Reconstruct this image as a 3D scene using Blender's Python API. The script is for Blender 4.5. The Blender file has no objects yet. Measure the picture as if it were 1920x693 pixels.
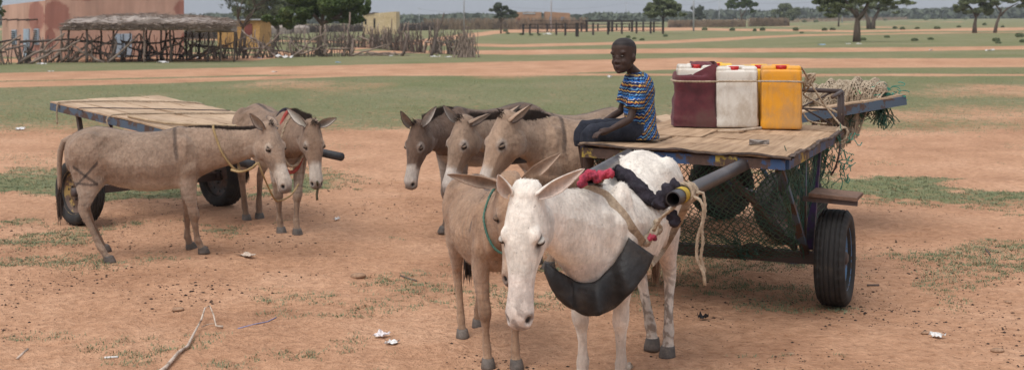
import bpy, math, random
import numpy as np
from mathutils import Vector, Matrix
random.seed(7); RNG = np.random.default_rng(11)
scene = bpy.context.scene
COL = scene.collection
R = math.radians

# ------------------------------------------------------------------ camera
FPX, HY, CH = 2400.0, 33.0, 1.87          # focal length in photo pixels, horizon row, eye height
cam_d = bpy.data.cameras.new('camera'); cam = bpy.data.objects.new('camera', cam_d); COL.objects.link(cam)
cam.location = (0, 0, CH); cam.rotation_euler = (R(90), 0, 0)
cam_d.sensor_width = 36; cam_d.lens = 36 * FPX / 1920
cam_d.shift_y = -(346.5 - HY) / 1920
cam_d.clip_start = 0.1; cam_d.clip_end = 6000
cam_d.dof.use_dof = True; cam_d.dof.focus_distance = 7.6; cam_d.dof.aperture_fstop = 4.5
scene.camera = cam

# ------------------------------------------------------------------ overcast daylight
SUN_EL, SUN_AZ = 58, -140                  # degrees; azimuth from +Y towards +X
world = bpy.data.worlds.new('World'); scene.world = world; world.use_nodes = True
wn = world.node_tree.nodes; wl = world.node_tree.links
bgn = wn['Background']
sky = wn.new('ShaderNodeTexSky'); sky.sky_type = 'NISHITA'; sky.sun_disc = False
sky.sun_elevation = R(SUN_EL); sky.sun_rotation = R(SUN_AZ)
sky.air_density = 1.0; sky.dust_density = 4.0; sky.ozone_density = 1.0
hs = wn.new('ShaderNodeHueSaturation'); hs.inputs['Saturation'].default_value = 0.16
wl.new(sky.outputs[0], hs.inputs['Color'])
# a flat cloud deck: the blue gradient is averaged with an even grey
mx = wn.new('ShaderNodeMix'); mx.data_type = 'RGBA'; mx.inputs['Factor'].default_value = 0.7
wl.new(hs.outputs[0], mx.inputs['A'])
cn = wn.new('ShaderNodeTexNoise'); cn.inputs['Scale'].default_value = 2.2; cn.inputs['Detail'].default_value = 4
tcw = wn.new('ShaderNodeTexCoord'); mpw = wn.new('ShaderNodeMapping'); mpw.inputs['Scale'].default_value = (1, 1, 5)
wl.new(tcw.outputs['Generated'], mpw.inputs[0]); wl.new(mpw.outputs[0], cn.inputs['Vector'])
crw = wn.new('ShaderNodeValToRGB')
crw.color_ramp.elements[0].position = .3; crw.color_ramp.elements[0].color = (4.3, 4.6, 5.2, 1)
crw.color_ramp.elements[1].position = .7; crw.color_ramp.elements[1].color = (5.2, 5.5, 6.0, 1)
wl.new(cn.outputs[0], crw.inputs[0]); wl.new(crw.outputs[0], mx.inputs['B'])
# an overcast sky is about twice as bright overhead as near the horizon
sx_ = wn.new('ShaderNodeSeparateXYZ'); wl.new(tcw.outputs['Generated'], sx_.inputs[0])
m1_ = wn.new('ShaderNodeMapRange'); m1_.inputs['From Min'].default_value = 0; m1_.inputs['From Max'].default_value = .9; m1_.inputs['To Min'].default_value = .68; m1_.inputs['To Max'].default_value = 1.35
wl.new(sx_.outputs['Z'], m1_.inputs['Value']); vm_ = wn.new('ShaderNodeVectorMath'); vm_.operation = 'SCALE'
wl.new(mx.outputs['Result'], vm_.inputs[0]); wl.new(m1_.outputs[0], vm_.inputs['Scale']); wl.new(vm_.outputs[0], bgn.inputs['Color'])
bgn.inputs['Strength'].default_value = 0.115
sun_d = bpy.data.lights.new('sun', 'SUN'); sun = bpy.data.objects.new('sun', sun_d); COL.objects.link(sun)
sun_d.energy = 1.35; sun_d.angle = R(40); sun_d.color = (1.0, 0.96, 0.9)
_a = R(SUN_AZ); _e = R(SUN_EL)
_dir = Vector((math.sin(_a) * math.cos(_e), math.cos(_a) * math.cos(_e), math.sin(_e)))
sun.rotation_euler = _dir.to_track_quat('Z', 'Y').to_euler()
scene.view_settings.view_transform = 'Standard'; scene.view_settings.look = 'None'
scene.view_settings.exposure = 0.55; scene.view_settings.gamma = 1.0

# ------------------------------------------------------------------ placing helpers
TILT = 0.006                              # the far plain climbs a little to the right
def sst(a, b, x):
    t = np.clip((x - a) / (b - a), 0, 1); return t * t * (3 - 2 * t)
def gz(X, Y): return TILT * X * float(sst(35, 90, Y))
def P(px, py, D): return Vector(((px - 960) * D / FPX, D, CH - (py - HY) * D / FPX))
def G(px, py):
    D = 40.0
    for _ in range(12):
        w = float(sst(35, 90, D)); D = FPX * CH / max(py - HY + TILT * (px - 960) * w, 1.0)
    X = (px - 960) * D / FPX
    return Vector((X, D, gz(X, D)))

def vnoise(x, y, seed=0):
    x = np.asarray(x, float); y = np.asarray(y, float)
    xi = np.floor(x).astype(np.int64); yi = np.floor(y).astype(np.int64)
    fx = x - xi; fy = y - yi; fx = fx * fx * (3 - 2 * fx); fy = fy * fy * (3 - 2 * fy)
    def h(a, b):
        n = (a * 374761393 + b * 668265263 + seed * 69069) & 0x7fffffff
        n = ((n ^ (n >> 13)) * 1274126177) & 0x7fffffff
        return ((n ^ (n >> 16)) & 0xffff) / 65535.0
    return (h(xi, yi) * (1 - fx) + h(xi + 1, yi) * fx) * (1 - fy) + (h(xi, yi + 1) * (1 - fx) + h(xi + 1, yi + 1) * fx) * fy
def fbm(x, y, o=4, seed=0):
    s = 0; a = .5; t = 0
    for k in range(o):
        s = s + a * vnoise(np.asarray(x) * 2 ** k + 17.3 * k, np.asarray(y) * 2 ** k + 5.1 * k, seed + k); t += a; a *= .5
    return s / t

# ------------------------------------------------------------------ mesh helpers
def tag(o, label=None, cat=None, group=None, kind=None):
    if label: o['label'] = label
    if cat: o['category'] = cat
    if group: o['group'] = group
    if kind: o['kind'] = kind
    return o
def empty(name, loc, rz=0, **k):
    o = bpy.data.objects.new(name, None); COL.objects.link(o); o.empty_display_size = .2
    o.location = loc; o.rotation_euler = (0, 0, rz); return tag(o, **k)
class MB:
    def __init__(s): s.v = []; s.f = []; s.n = 0
    def add(s, verts, faces):
        s.v.extend([tuple(map(float, p)) for p in verts]); s.f.extend([tuple(i + s.n for i in f) for f in faces]); s.n += len(verts); return s
    def box(s, c, size, M=None, taper=1.0):
        hx, hy, hz = size[0] / 2, size[1] / 2, size[2] / 2
        pts = [(x * hx * (taper if z > 0 else 1), y * hy * (taper if z > 0 else 1), z * hz) for z in (-1, 1) for y in (-1, 1) for x in (-1, 1)]
        pts = [Vector(p) for p in pts]
        if M is not None: pts = [M @ p for p in pts]
        c = Vector(c); pts = [p + c for p in pts]
        return s.add(pts, [(0, 2, 3, 1), (4, 5, 7, 6), (0, 1, 5, 4), (2, 6, 7, 3), (0, 4, 6, 2), (1, 3, 7, 5)])
    def bar(s, a, b, w, h, up=(0, 0, 1)):
        a = Vector(a); b = Vector(b); d = (b - a); L = d.length; d.normalize(); u = Vector(up)
        if abs(d.dot(u)) > .98: u = Vector((0, 1, 0))
        sd = d.cross(u).normalized(); u = sd.cross(d).normalized()
        M = Matrix((sd, d, u)).transposed()
        return s.box((a + b) / 2, (w, L, h), M)
    def tube(s, pts, rad, n=8, cap=True):
        pts = [Vector(p) for p in pts]; m = len(pts)
        if not hasattr(rad, '__len__'): rad = [rad] * m
        vs = []; prev = None
        for i in range(m):
            t = (pts[min(i + 1, m - 1)] - pts[max(i - 1, 0)])
            t = t.normalized() if t.length > 1e-9 else Vector((0, 0, 1))
            if prev is None:
                u = t.orthogonal().normalized()
            else:
                u = prev - t * prev.dot(t)
                u = u.normalized() if u.length > 1e-6 else t.orthogonal().normalized()
            prev = u; w = t.cross(u)
            for k in range(n):
                a = 2 * math.pi * k / n; vs.append(pts[i] + (u * math.cos(a) + w * math.sin(a)) * rad[i])
        fs = [(i * n + k, i * n + (k + 1) % n, (i + 1) * n + (k + 1) % n, (i + 1) * n + k) for i in range(m - 1) for k in range(n)]
        if cap: fs += [tuple(reversed(range(n))), tuple((m - 1) * n + k for k in range(n))]
        return s.add(vs, fs)
    def loft(s, rings, cap=True):
        n = len(rings[0]); m = len(rings); vs = [p for r in rings for p in r]
        fs = [(i * n + k, i * n + (k + 1) % n, (i + 1) * n + (k + 1) % n, (i + 1) * n + k) for i in range(m - 1) for k in range(n)]
        if cap: fs += [tuple(reversed(range(n))), tuple((m - 1) * n + k for k in range(n))]
        return s.add(vs, fs)
    def ball(s, c, r, nu=14, nv=9, M=None):
        if not hasattr(r, '__len__'): r = (r, r, r)
        c = Vector(c); rings = []
        for j in range(nv + 1):
            th = math.pi * (j + .0) / nv; th = min(max(th, .04), math.pi - .04)
            ring = []
            for k in range(nu):
                a = 2 * math.pi * k / nu
                p = Vector((r[0] * math.sin(th) * math.cos(a), r[1] * math.sin(th) * math.sin(a), -r[2] * math.cos(th)))
                if M is not None: p = M @ p
                ring.append(p + c)
            rings.append(ring)
        return s.loft(rings)
    def blade(s, p, d, L, w):
        p = Vector(p); d = Vector(d).normalized(); u = d.orthogonal().normalized(); v = d.cross(u)
        return s.add([p + u * w, p - u * w * .5 + v * w * .87, p - u * w * .5 - v * w * .87, p + d * L], [(0, 1, 3), (1, 2, 3), (2, 0, 3)])
    def build(s, name, mat, parent=None, smooth=True, **k):
        me = bpy.data.meshes.new(name); me.from_pydata(s.v, [], s.f); me.update()
        if smooth: me.polygons.foreach_set('use_smooth', [True] * len(me.polygons))
        if mat is not None: me.materials.append(mat)
        o = bpy.data.objects.new(name, me); COL.objects.link(o)
        if parent is not None: o.parent = parent
        return tag(o, **k)
def npmesh(name, V, F, mat, parent=None, smooth=False, **k):
    V = np.asarray(V, np.float32); F = np.asarray(F, np.int32); me = bpy.data.meshes.new(name)
    me.vertices.add(len(V)); me.vertices.foreach_set('co', V.ravel())
    w = F.shape[1]; me.loops.add(F.size); me.loops.foreach_set('vertex_index', F.ravel())
    me.polygons.add(len(F)); me.polygons.foreach_set('loop_start', np.arange(0, F.size, w, dtype=np.int32))
    me.polygons.foreach_set('loop_total', np.full(len(F), w, np.int32))
    if smooth: me.polygons.foreach_set('use_smooth', np.ones(len(F), bool))
    me.update(calc_edges=True); me.validate()
    if mat: me.materials.append(mat)
    o = bpy.data.objects.new(name, me); COL.objects.link(o)
    if parent is not None: o.parent = parent
    return tag(o, **k)
def setcol(me, name, arr):
    a = me.color_attributes.new(name, 'FLOAT_COLOR', 'POINT'); arr = np.asarray(arr, np.float32)
    if arr.shape[1] == 3: arr = np.hstack([arr, np.ones((len(arr), 1), np.float32)])
    a.data.foreach_set('color', arr.ravel())

# ------------------------------------------------------------------ material helpers
def newmat(name):
    m = bpy.data.materials.new(name); m.use_nodes = True
    return m, m.node_tree.nodes, m.node_tree.links, m.node_tree.nodes['Principled BSDF']
def noise(n, l, scale, detail=5, rough=.55, vec=None, stretch=None, coord='Object'):
    t = n.new('ShaderNodeTexNoise'); t.inputs['Scale'].default_value = scale; t.inputs['Detail'].default_value = detail; t.inputs['Roughness'].default_value = rough
    if vec is None:
        tc = n.new('ShaderNodeTexCoord'); vec = tc.outputs[coord]
    if stretch:
        mp = n.new('ShaderNodeMapping'); mp.inputs['Scale'].default_value = stretch; l.new(vec, mp.inputs[0]); vec = mp.outputs[0]
    l.new(vec, t.inputs['Vector']); return t.outputs['Fac']
def ramp(n, l, fac, stops, const=False):
    r = n.new('ShaderNodeValToRGB'); cr = r.color_ramp
    if const: cr.interpolation = 'CONSTANT'
    while len(cr.elements) < len(stops): cr.elements.new(.5)
    for e, (p, c) in zip(cr.elements, stops):
        e.position = p; e.color = (*c, 1) if hasattr(c, '__len__') else (c, c, c, 1)
    l.new(fac, r.inputs[0]); return r.outputs[0]
def mixc(n, l, fac, a, b, mode='MIX'):
    m = n.new('ShaderNodeMix'); m.data_type = 'RGBA'; m.blend_type = mode
    for sock, v in (('Factor', fac), ('A', a), ('B', b)):
        if hasattr(v, 'default_value') or hasattr(v, 'links'): l.new(v, m.inputs[sock])
        elif sock == 'Factor': m.inputs[sock].default_value = v
        else: m.inputs[sock].default_value = (*v, 1)
    return m.outputs['Result']
def math_(n, l, op, a, b=None):
    m = n.new('ShaderNodeMath'); m.operation = op
    for i, v in enumerate((a, b)):
        if v is None: continue
        if hasattr(v, 'links'): l.new(v, m.inputs[i])
        else: m.inputs[i].default_value = v
    return m.outputs[0]
def bump(n, l, bs, h, strength=.4, dist=.01):
    b = n.new('ShaderNodeBump'); b.inputs['Strength'].default_value = strength; b.inputs['Distance'].default_value = dist
    l.new(h, b.inputs['Height']); l.new(b.outputs[0], bs.inputs['Normal'])
def pm(name, c1, c2=None, scale=6, rough=.8, bs=40, bd=.004, metal=0, stretch=None, c3=None, spec=.3):
    m, n, l, b = newmat(name)
    c2 = c2 or tuple(x * .7 for x in c1)
    f = noise(n, l, scale, 6, .6, stretch=stretch)
    st = [(.34, c1), (.62, c2)] if c3 is None else [(.3, c1), (.48, c2), (.66, c3)]
    c = ramp(n, l, f, st)
    g = noise(n, l, scale * 7, 3, .6, stretch=stretch)
    c = mixc(n, l, 1.0, c, ramp(n, l, g, [(.3, .72), (.7, 1.12)]), 'MULTIPLY')
    l.new(c, b.inputs['Base Color']); b.inputs['Roughness'].default_value = rough; b.inputs['Metallic'].default_value = metal
    b.inputs['Specular IOR Level'].default_value = spec
    if bd: bump(n, l, b, noise(n, l, bs, 4, .6, stretch=stretch), .6, bd)
    return m

# ================================================================== GROUND
def ground_mask(X, Y):
    """how green the ground is, as a map of the place"""
    px = 960 + X / np.maximum(Y, 1) * FPX
    py = HY + FPX * (CH) / np.maximum(Y, .5)
    wob = (fbm(X * .05, Y * .03, 3, 3) - .5) * .6
    g = np.zeros_like(X)
    def strip(xs, y0, y1, val, soft=1.6):
        nonlocal g
        a = np.interp(px, xs, y0) + wob * 9; b = np.interp(px, xs, y1) + wob * 9
        s = np.maximum(soft, (b - a) * .12)
        m = sst(a - s, a + s, py) * (1 - sst(b - s, b + s, py)); g[...] = g * (1 - m) + val * m
    K = [-600, 0, 480, 960, 1300, 1600, 1920, 2600]
    g[...] = np.where(py < 60, .85, g)
    strip(K, [40] * 8, [260] * 8, .87)
    near = sst(240, 266, py + (fbm(X * .35, Y * .35, 4, 9) - .5) * 60); g[...] = g * (1 - near) + near * .0
    strip(K, [110, 108, 104, 55, 54, 62, 58, 55], [118, 115, 112, 61, 57, 65, 61, 58], .25)
    strip([0, 960, 1250, 1500, 1920, 2600], [60, 83, 77, 69, 66, 64], [60, 88, 82, 70.5, 67, 65], .3)
    strip([0, 700, 960, 1300, 1920], [96, 96, 96, 93, 92], [96, 99, 104, 101, 96], .2)
    strip(K, [142, 137, 126, 118, 111, 112, 111, 107], [158, 151, 140, 141, 129, 127, 126, 124], .05)
    strip([-600, 0, 300, 700], [160, 154, 148, 140], [168, 164, 156, 142], .1)
    p = fbm(X * .06 + 3, Y * .02, 3, 21)
    far = (py < 75); g[...] = np.where(far, g - sst(.64, .80, p) * .3, g)
    # bare scuffs across the green band, tufts over the sand
    q = fbm(X * .25, Y * .12, 4, 33)
    g[...] = g - sst(.52, .8, q) * .26 * (py > 135) - .05 * sst(.4, .7, fbm(X * .9, Y * .5, 3, 61))
    thin = sst(185, 262, py); g[...] = g - thin * .16 * (py < 275)
    t = fbm(X * .7, Y * .7, 4, 55); reg = fbm(X * .16 + 9, Y * .16, 3, 71)
    for cx, cy, rx, ry, am in ((560, 410, 260, 90, .14), (330, 480, 160, 40, .08), (1740, 480, 170, 110, .07), (1750, 345, 220, 30, -.04), (60, 480, 110, 60, .03), (40, 340, 120, 30, -.08), (1500, 460, 120, 60, -.05), (1300, 640, 500, 60, -.08), (650, 300, 300, 30, -.1)): reg = reg + am * np.exp(-((px - cx) / rx) ** 2 - ((py - cy) / ry) ** 2)
    nearm = sst(245, 262, py)
    tuft = sst(.50, .64, t) * sst(.32, .50, reg) * np.interp(py, [250, 300, 340, 450, 560, 700], [.25, .45, .85, .62, .34, .2])
    g[...] = np.maximum(g, tuft * nearm)
    return np.clip(g, 0, 1)
pys = np.concatenate([[34.2, 35, 36, 37.5, 39], np.arange(41, 130, .75), np.arange(130, 745, 1.0)])
ys = FPX * CH / (pys - HY); ys = np.concatenate([[5000], ys, [5.6, 4.5, 3, 1, -4, -30]])[::-1]
ks = np.concatenate([[-3, -2, -1.4, -1, -.8, -.65, -.55], np.linspace(-.47, .47, 340), [.55, .65, .8, 1, 1.4, 2, 3]])
YY, KK = np.meshgrid(ys, ks, indexing='ij'); XX = KK * np.maximum(YY, 6.0 + (6 - YY) * .5 * (YY < 6))
ZZ = TILT * XX * sst(35, 90, YY) * (np.abs(KK) < 1.2)
det = (1 - sst(14, 40, YY)) * sst(2.0, 4.5, YY)
hump = (fbm(XX * 1.3, YY * 1.3, 4, 5) - .5) * .05 + (fbm(XX * 6, YY * 6, 3, 8) - .5) * .036
hump = np.where(np.abs(KK) < .5, hump, 0)
ZZ = ZZ + hump * det
def ghz(x, y):
    d = float((1 - sst(14, 40, y)) * sst(2.0, 4.5, y))
    return gz(x, y) + float(((fbm(x * 1.3, y * 1.3, 4, 5) - .5) * .05 + (fbm(x * 6, y * 6, 3, 8) - .5) * .036)) * d
m_, n_ = YY.shape
idx = np.arange(m_ * n_).reshape(m_, n_)
F = np.stack([idx[:-1, :-1], idx[:-1, 1:], idx[1:, 1:], idx[1:, :-1]], -1).reshape(-1, 4)
gm, n, l, b = newmat('sandy_ground')
at = n.new('ShaderNodeAttribute'); at.attribute_name = 'green'
tc = n.new('ShaderNodeTexCoord'); ob = tc.outputs['Object']
n1 = noise(n, l, .9, 6, .6, ob); n2 = noise(n, l, 14, 5, .7, ob); n3 = noise(n, l, 60, 3, .6, ob); n4 = noise(n, l, .22, 4, .6, ob)
sand = ramp(n, l, n1, [(.3, (.42, .236, .142)), (.5, (.525, .304, .185)), (.72, (.60, .365, .232))])
sand = mixc(n, l, 1.0, sand, ramp(n, l, n2, [(.3, (.72, .67, .63)), (.62, (1.08, 1.08, 1.08))]), 'MULTIPLY')
sand = mixc(n, l, 1.0, sand, ramp(n, l, n4, [(.35, (.88, .84, .82)), (.65, (1.05, 1.05, 1.08))]), 'MULTIPLY')
speck = ramp(n, l, n3, [(.30, .55), (.37, 1.0)])
sand = mixc(n, l, 1.0, sand, speck, 'MULTIPLY')
grass = ramp(n, l, n2, [(.28, (.10, .118, .056)), (.5, (.155, .176, .088)), (.75, (.23, .24, .135))])
grass = mixc(n, l, 1.0, grass, ramp(n, l, n4, [(.35, (.85, .92, .8)), (.65, (1.12, 1.05, 1.1))]), 'MULTIPLY')
gsep = n.new('ShaderNodeSeparateColor'); l.new(at.outputs['Color'], gsep.inputs[0])
nn = math_(n, l, 'ADD', math_(n, l, 'MULTIPLY', n2, .9), math_(n, l, 'MULTIPLY', noise(n, l, 4.5, 5, .7, ob), .7))
thr = math_(n, l, 'ADD', gsep.outputs[0], math_(n, l, 'SUBTRACT', nn, .98))
gf = ramp(n, l, thr, [(.38, 0.0), (.62, .93)])
l.new(mixc(n, l, gf, sand, grass), b.inputs['Base Color']); b.inputs['Roughness'].default_value = .95; b.inputs['Specular IOR Level'].default_value = .1
hh = math_(n, l, 'ADD', math_(n, l, 'MULTIPLY', n2, 1.6), math_(n, l, 'ADD', math_(n, l, 'MULTIPLY', n3, .5), noise(n, l, 28, 3, .6, ob)))
vo = n.new('ShaderNodeTexVoronoi'); vo.inputs['Scale'].default_value = 5.5; vo.inputs['Randomness'].default_value = 1.0
dv = n.new('ShaderNodeVectorMath'); dv.operation = 'ADD'; nv_ = n.new('ShaderNodeTexNoise'); nv_.inputs['Scale'].default_value = 7; l.new(ob, nv_.inputs['Vector']); l.new(ob, dv.inputs[0])
sc_ = n.new('ShaderNodeVectorMath'); sc_.operation = 'SCALE'; sc_.inputs['Scale'].default_value = .12; l.new(nv_.outputs['Color'], sc_.inputs[0]); l.new(sc_.outputs[0], dv.inputs[1]); l.new(dv.outputs[0], vo.inputs['Vector'])
pit = ramp(n, l, vo.outputs['Distance'], [(.10, 0.0), (.30, 1.0)])
pm_ = ramp(n, l, n1, [(.45, 0.0), (.6, 1.0)])
pit = mixc(n, l, pm_, (1, 1, 1), pit)
hh = math_(n, l, 'ADD', hh, math_(n, l, 'MULTIPLY', pit, .7))
bump(n, l, b, hh, .8, .028)
ground = npmesh('ground', np.stack([XX, YY, ZZ], -1).reshape(-1, 3), F, gm, smooth=True, label='orange sandy plain with bands of thin green grass', kind='structure')
gmask = ground_mask(XX.ravel(), YY.ravel())
setcol(ground.data, 'green', np.stack([gmask] * 3, -1))

# low grass blades: one sheet of ground cover
def grass_cover(name, N, ymin, ymax, hmin, hmax, mat, label, per=5, thr=.22, xr=.46):
    V = []; F = []
    pyv = RNG.uniform(HY + FPX * CH / ymax, HY + FPX * CH / ymin, N); Y = FPX * CH / (pyv - HY); X = RNG.uniform(-xr, xr, N) * Y
    g = ground_mask(X.copy(), Y.copy()); g = g * .8 + .35 * fbm(X * 4.5, Y * 4.5, 2, 90) - .12
    keep = g > thr + RNG.uniform(0, .45, N); X = X[keep]; Y = Y[keep]; N = len(X)
    X = np.repeat(X, per) + RNG.normal(0, .022, N * per); Y = np.repeat(Y, per) + RNG.normal(0, .022, N * per); M = len(X)
    d = (1 - sst(14, 40, Y)) * sst(2.0, 4.5, Y)
    Z = TILT * X * sst(35, 90, Y) + ((fbm(X * 1.3, Y * 1.3, 4, 5) - .5) * .05 + (fbm(X * 6, Y * 6, 3, 8) - .5) * .036) * d - .004
    a = RNG.uniform(0, 6.28, M); h = RNG.uniform(hmin, hmax, M); w = .0018 + Y * .00022; lean = RNG.uniform(.2, 1.5, M) * h
    ca, sa = np.cos(a), np.sin(a)
    p0 = np.stack([X - sa * w, Y + ca * w, Z], -1); p1 = np.stack([X + sa * w, Y - ca * w, Z], -1)
    p2 = np.stack([X + ca * lean, Y + sa * lean, Z + h], -1)
    V = np.stack([p0, p1, p2], 1).reshape(-1, 3); F = np.arange(3 * M).reshape(-1, 3)
    return npmesh(name, V, F, mat, label=label, cat='grass', kind='stuff')
GRASS = pm('grass_blades', (.135, .17, .085), (.175, .205, .11), 2.0, .8, bd=0, c3=(.24, .25, .15))
grass_cover('grass_tufts', 90000, 5.9, 16, .006, .024, GRASS, 'sparse flat tufts of grey green grass dotted over the orange sand', per=9)
grass_cover('meadow_grass', 60000, 15, 45, .008, .022, pm('meadow_blades', (.20, .235, .125), (.25, .28, .165), 2.0, .85, bd=0, c3=(.30, .29, .19)), 'thin green grass growing in a wide band across the plain', per=3)

# dark crumbs and droppings strewn over the sand
def crumbs(N):
    pyv = RNG.uniform(330, 700, N); Y = FPX * CH / (pyv - HY); X = RNG.uniform(-.44, .44, N) * Y
    dn = fbm(X * .8, Y * .8, 3, 101); w = sst(.42, .7, dn) * np.interp(pyv, [330, 450, 700], [.35, .7, 1]) * np.where(X < .5, 1, .6)
    k = RNG.uniform(0, 1, N) < w; X = X[k]; Y = Y[k]; N = len(X)
    V = []; Fc = []
    base = np.array([(1, 0, 0), (0, 1, 0), (-1, 0, 0), (0, -1, 0), (0, 0, 1), (0, 0, -1)], float)
    fc = np.array([(0, 1, 4), (1, 2, 4), (2, 3, 4), (3, 0, 4), (1, 0, 5), (2, 1, 5), (3, 2, 5), (0, 3, 5)])
    s = RNG.uniform(.0016, .0055, N) * RNG.choice([1, 1, 1, 1, 2], N)
    d = (1 - sst(14, 40, Y)) * sst(2.0, 4.5, Y)
    Z = ((fbm(X * 1.3, Y * 1.3, 4, 5) - .5) * .05 + (fbm(X * 6, Y * 6, 3, 8) - .5) * .036) * d
    jit = RNG.uniform(.6, 1.3, (N, 6, 1)); V = base[None] * s[:, None, None] * jit * np.array([1.3, 1.0, .7])
    V += np.stack([X, Y, Z + s * .3], -1)[:, None, :]
    Fc = fc[None] + (np.arange(N) * 6)[:, None, None]
    return V.reshape(-1, 3), Fc.reshape(-1, 3)
cv, cf = crumbs(30000)
CRUMB = pm('crumb', (.035, .025, .022), (.09, .055, .04), 3, .9, bd=0)
npmesh('droppings', cv, cf, CRUMB, label='small dark dry dung crumbs and pebbles strewn on the sand', cat='debris', kind='stuff')

# ------------------------------------------------------------------ the dusty air of the plain
hm = bpy.data.materials.new('dusty_air'); hm.use_nodes = True; hn_ = hm.node_tree.nodes; hl_ = hm.node_tree.links; hn_.remove(hn_['Principled BSDF'])
vp = hn_.new('ShaderNodeVolumePrincipled'); vp.inputs['Color'].default_value = (.80, .84, .90, 1); vp.inputs['Density'].default_value = .00035; vp.inputs['Anisotropy'].default_value = .2
hl_.new(vp.outputs[0], hn_['Material Output'].inputs['Volume'])
hb_ = MB(); hb_.box((0, 480, 24), (2600, 1040, 80)); hz = hb_.build('haze', hm, None, False, label='thin dusty air over the plain', kind='stuff', cat='haze')
# ================================================================== DONKEYS
def V3(a): return np.array(a, float)
def nrm(v): v = np.asarray(v, float); return v / (np.linalg.norm(v) + 1e-12)
def ring(c, u, v, hw, up, dn, n=28, p=2.2, kt=0.0, kb=0.0):
    out = []
    for k in range(n):
        a = 2 * math.pi * k / n; cc, ss = math.cos(a), math.sin(a)
        x = hw * math.copysign(abs(cc) ** (2 / p), cc); y = math.copysign(abs(ss) ** (2 / p), ss)
        x *= 1 - (kt * y if y > 0 else kb * -y)
        y *= up if y > 0 else dn
        out.append(c + u * x + v * y)
    return out
def coat_mat(name, rough=.78, spots=False):
    m, n, l, b = newmat(name)
    at = n.new('ShaderNodeAttribute'); at.attribute_name = 'col'
    c = at.outputs['Color']
    c = mixc(n, l, 1.0, c, ramp(n, l, noise(n, l, 7, 6, .65), [(.28, (.66, .64, .63)), (.7, (1.18, 1.17, 1.16))]), 'MULTIPLY')
    c = mixc(n, l, 1.0, c, ramp(n, l, noise(n, l, 55, 4, .7, stretch=(1, 1, .35)), [(.3, .80), (.7, 1.12)]), 'MULTIPLY')
    # dust, scuffs and small scars
    c = mixc(n, l, ramp(n, l, noise(n, l, 24, 6, .8), [(.68, 0.0), (.80, .5)]), c, (.10, .065, .05) if not spots else (.19, .13, .09))
    if spots:
        f = ramp(n, l, noise(n, l, 46, 3, .7), [(.65, 0.0), (.72, .6)])
        c = mixc(n, l, f, c, (.12, .085, .07))
    l.new(c, b.inputs['Base Color']); b.inputs['Roughness'].default_value = rough; b.inputs['Specular IOR Level'].default_value = .18
    b.inputs['Sheen Weight'].default_value = .12; b.inputs['Sheen Roughness'].default_value = .5
    h = math_(n, l, 'ADD', noise(n, l, 95, 4, .8, stretch=(1, 1, .3)), math_(n, l, 'MULTIPLY', noise(n, l, 16, 5, .65), 2.5))
    bump(n, l, b, h, .7, .010 if not spots else .006)
    return m
COAT = coat_mat('donkey_coat'); COATW = coat_mat('pale_donkey_coat', spots=True)
MANE = pm('dark_mane', (.030, .020, .016), (.065, .045, .036), 20, .8, bd=0)
MANEB = pm('tan_mane', (.20, .12, .075), (.30, .19, .125), 20, .8, bd=0)
HOOF = pm('hoof_horn', (.075, .062, .055), (.16, .13, .11), 12, .6, 60, .002)
EYE, n, l, b = newmat('eye'); b.inputs['Base Color'].default_value = (.012, .008, .006, 1); b.inputs['Roughness'].default_value = .08
EARW = None

FRONT = [(.36, .105, .80, .085, .05), (.35, .115, .70, .085, .055), (.335, .118, .60, .072, .055), (.33, .115, .50, .056, .046), (.335, .108, .41, .043, .038),
         (.340, .105, .345, .045, .040), (.340, .103, .315, .043, .039), (.332, .102, .275, .030, .028), (.33, .10, .20, .0235, .022), (.33, .10, .145, .026, .024),
         (.332, .10, .112, .034, .032), (.342, .10, .078, .027, .027), (.352, .10, .05, .034, .034), (.356, .10, .03, .034, .034)]
HIND = [(-.38, .085, .90, .15, .07), (-.40, .105, .82, .175, .085), (-.405, .115, .73, .165, .085), (-.41, .12, .645, .13, .075), (-.445, .118, .57, .088, .058), (-.485, .112, .50, .060, .043),
        (-.525, .108, .44, .048, .035), (-.540, .105, .41, .044, .034), (-.540, .103, .37, .037, .031), (-.530, .102, .30, .030, .027), (-.520, .10, .22, .028, .025), (-.512, .10, .15, .031, .028),
        (-.508, .10, .118, .036, .033), (-.496, .10, .08, .028, .028), (-.484, .10, .05, .035, .035), (-.48, .10, .03, .035, .035)]
TRUNK = [(-.625, .95, .88, .80, .045), (-.605, .99, .88, .74, .10), (-.56, 1.03, .88, .69, .15), (-.48, 1.065, .87, .64, .195), (-.38, 1.085, .87, .61, .215), (-.28, 1.07, .84, .60, .215),
         (-.16, 1.045, .79, .565, .232), (-.03, 1.03, .77, .54, .245), (.10, 1.035, .77, .535, .235), (.20, 1.055, .79, .545, .205), (.29, 1.075, .81, .56, .178), (.38, 1.05, .82, .60, .165),
         (.45, 1.0, .83, .65, .14), (.495, .93, .82, .70, .10), (.515, .88, .81, .74, .05)]
HEAD = [(-.045, .010, -.10, .042, .1), (-.015, .034, -.125, .062, .1), (.04, .046, -.148, .072, .15), (.095, .053, -.172, .082, .2), (.150, .056, -.184, .090, .25), (.200, .053, -.180, .088, .3), (.245, .047, -.160, .074, .3),
        (.285, .041, -.138, .061, .25), (.32, .036, -.115, .053, .2), (.37, .034, -.100, .050, .15), (.42, .035, -.092, .053, .1), (.46, .034, -.088, .058, .1), (.495, .026, -.082, .056, .1), (.52, .010, -.070, .046, .1), (.535, -.010, -.052, .028, .1)]

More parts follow.
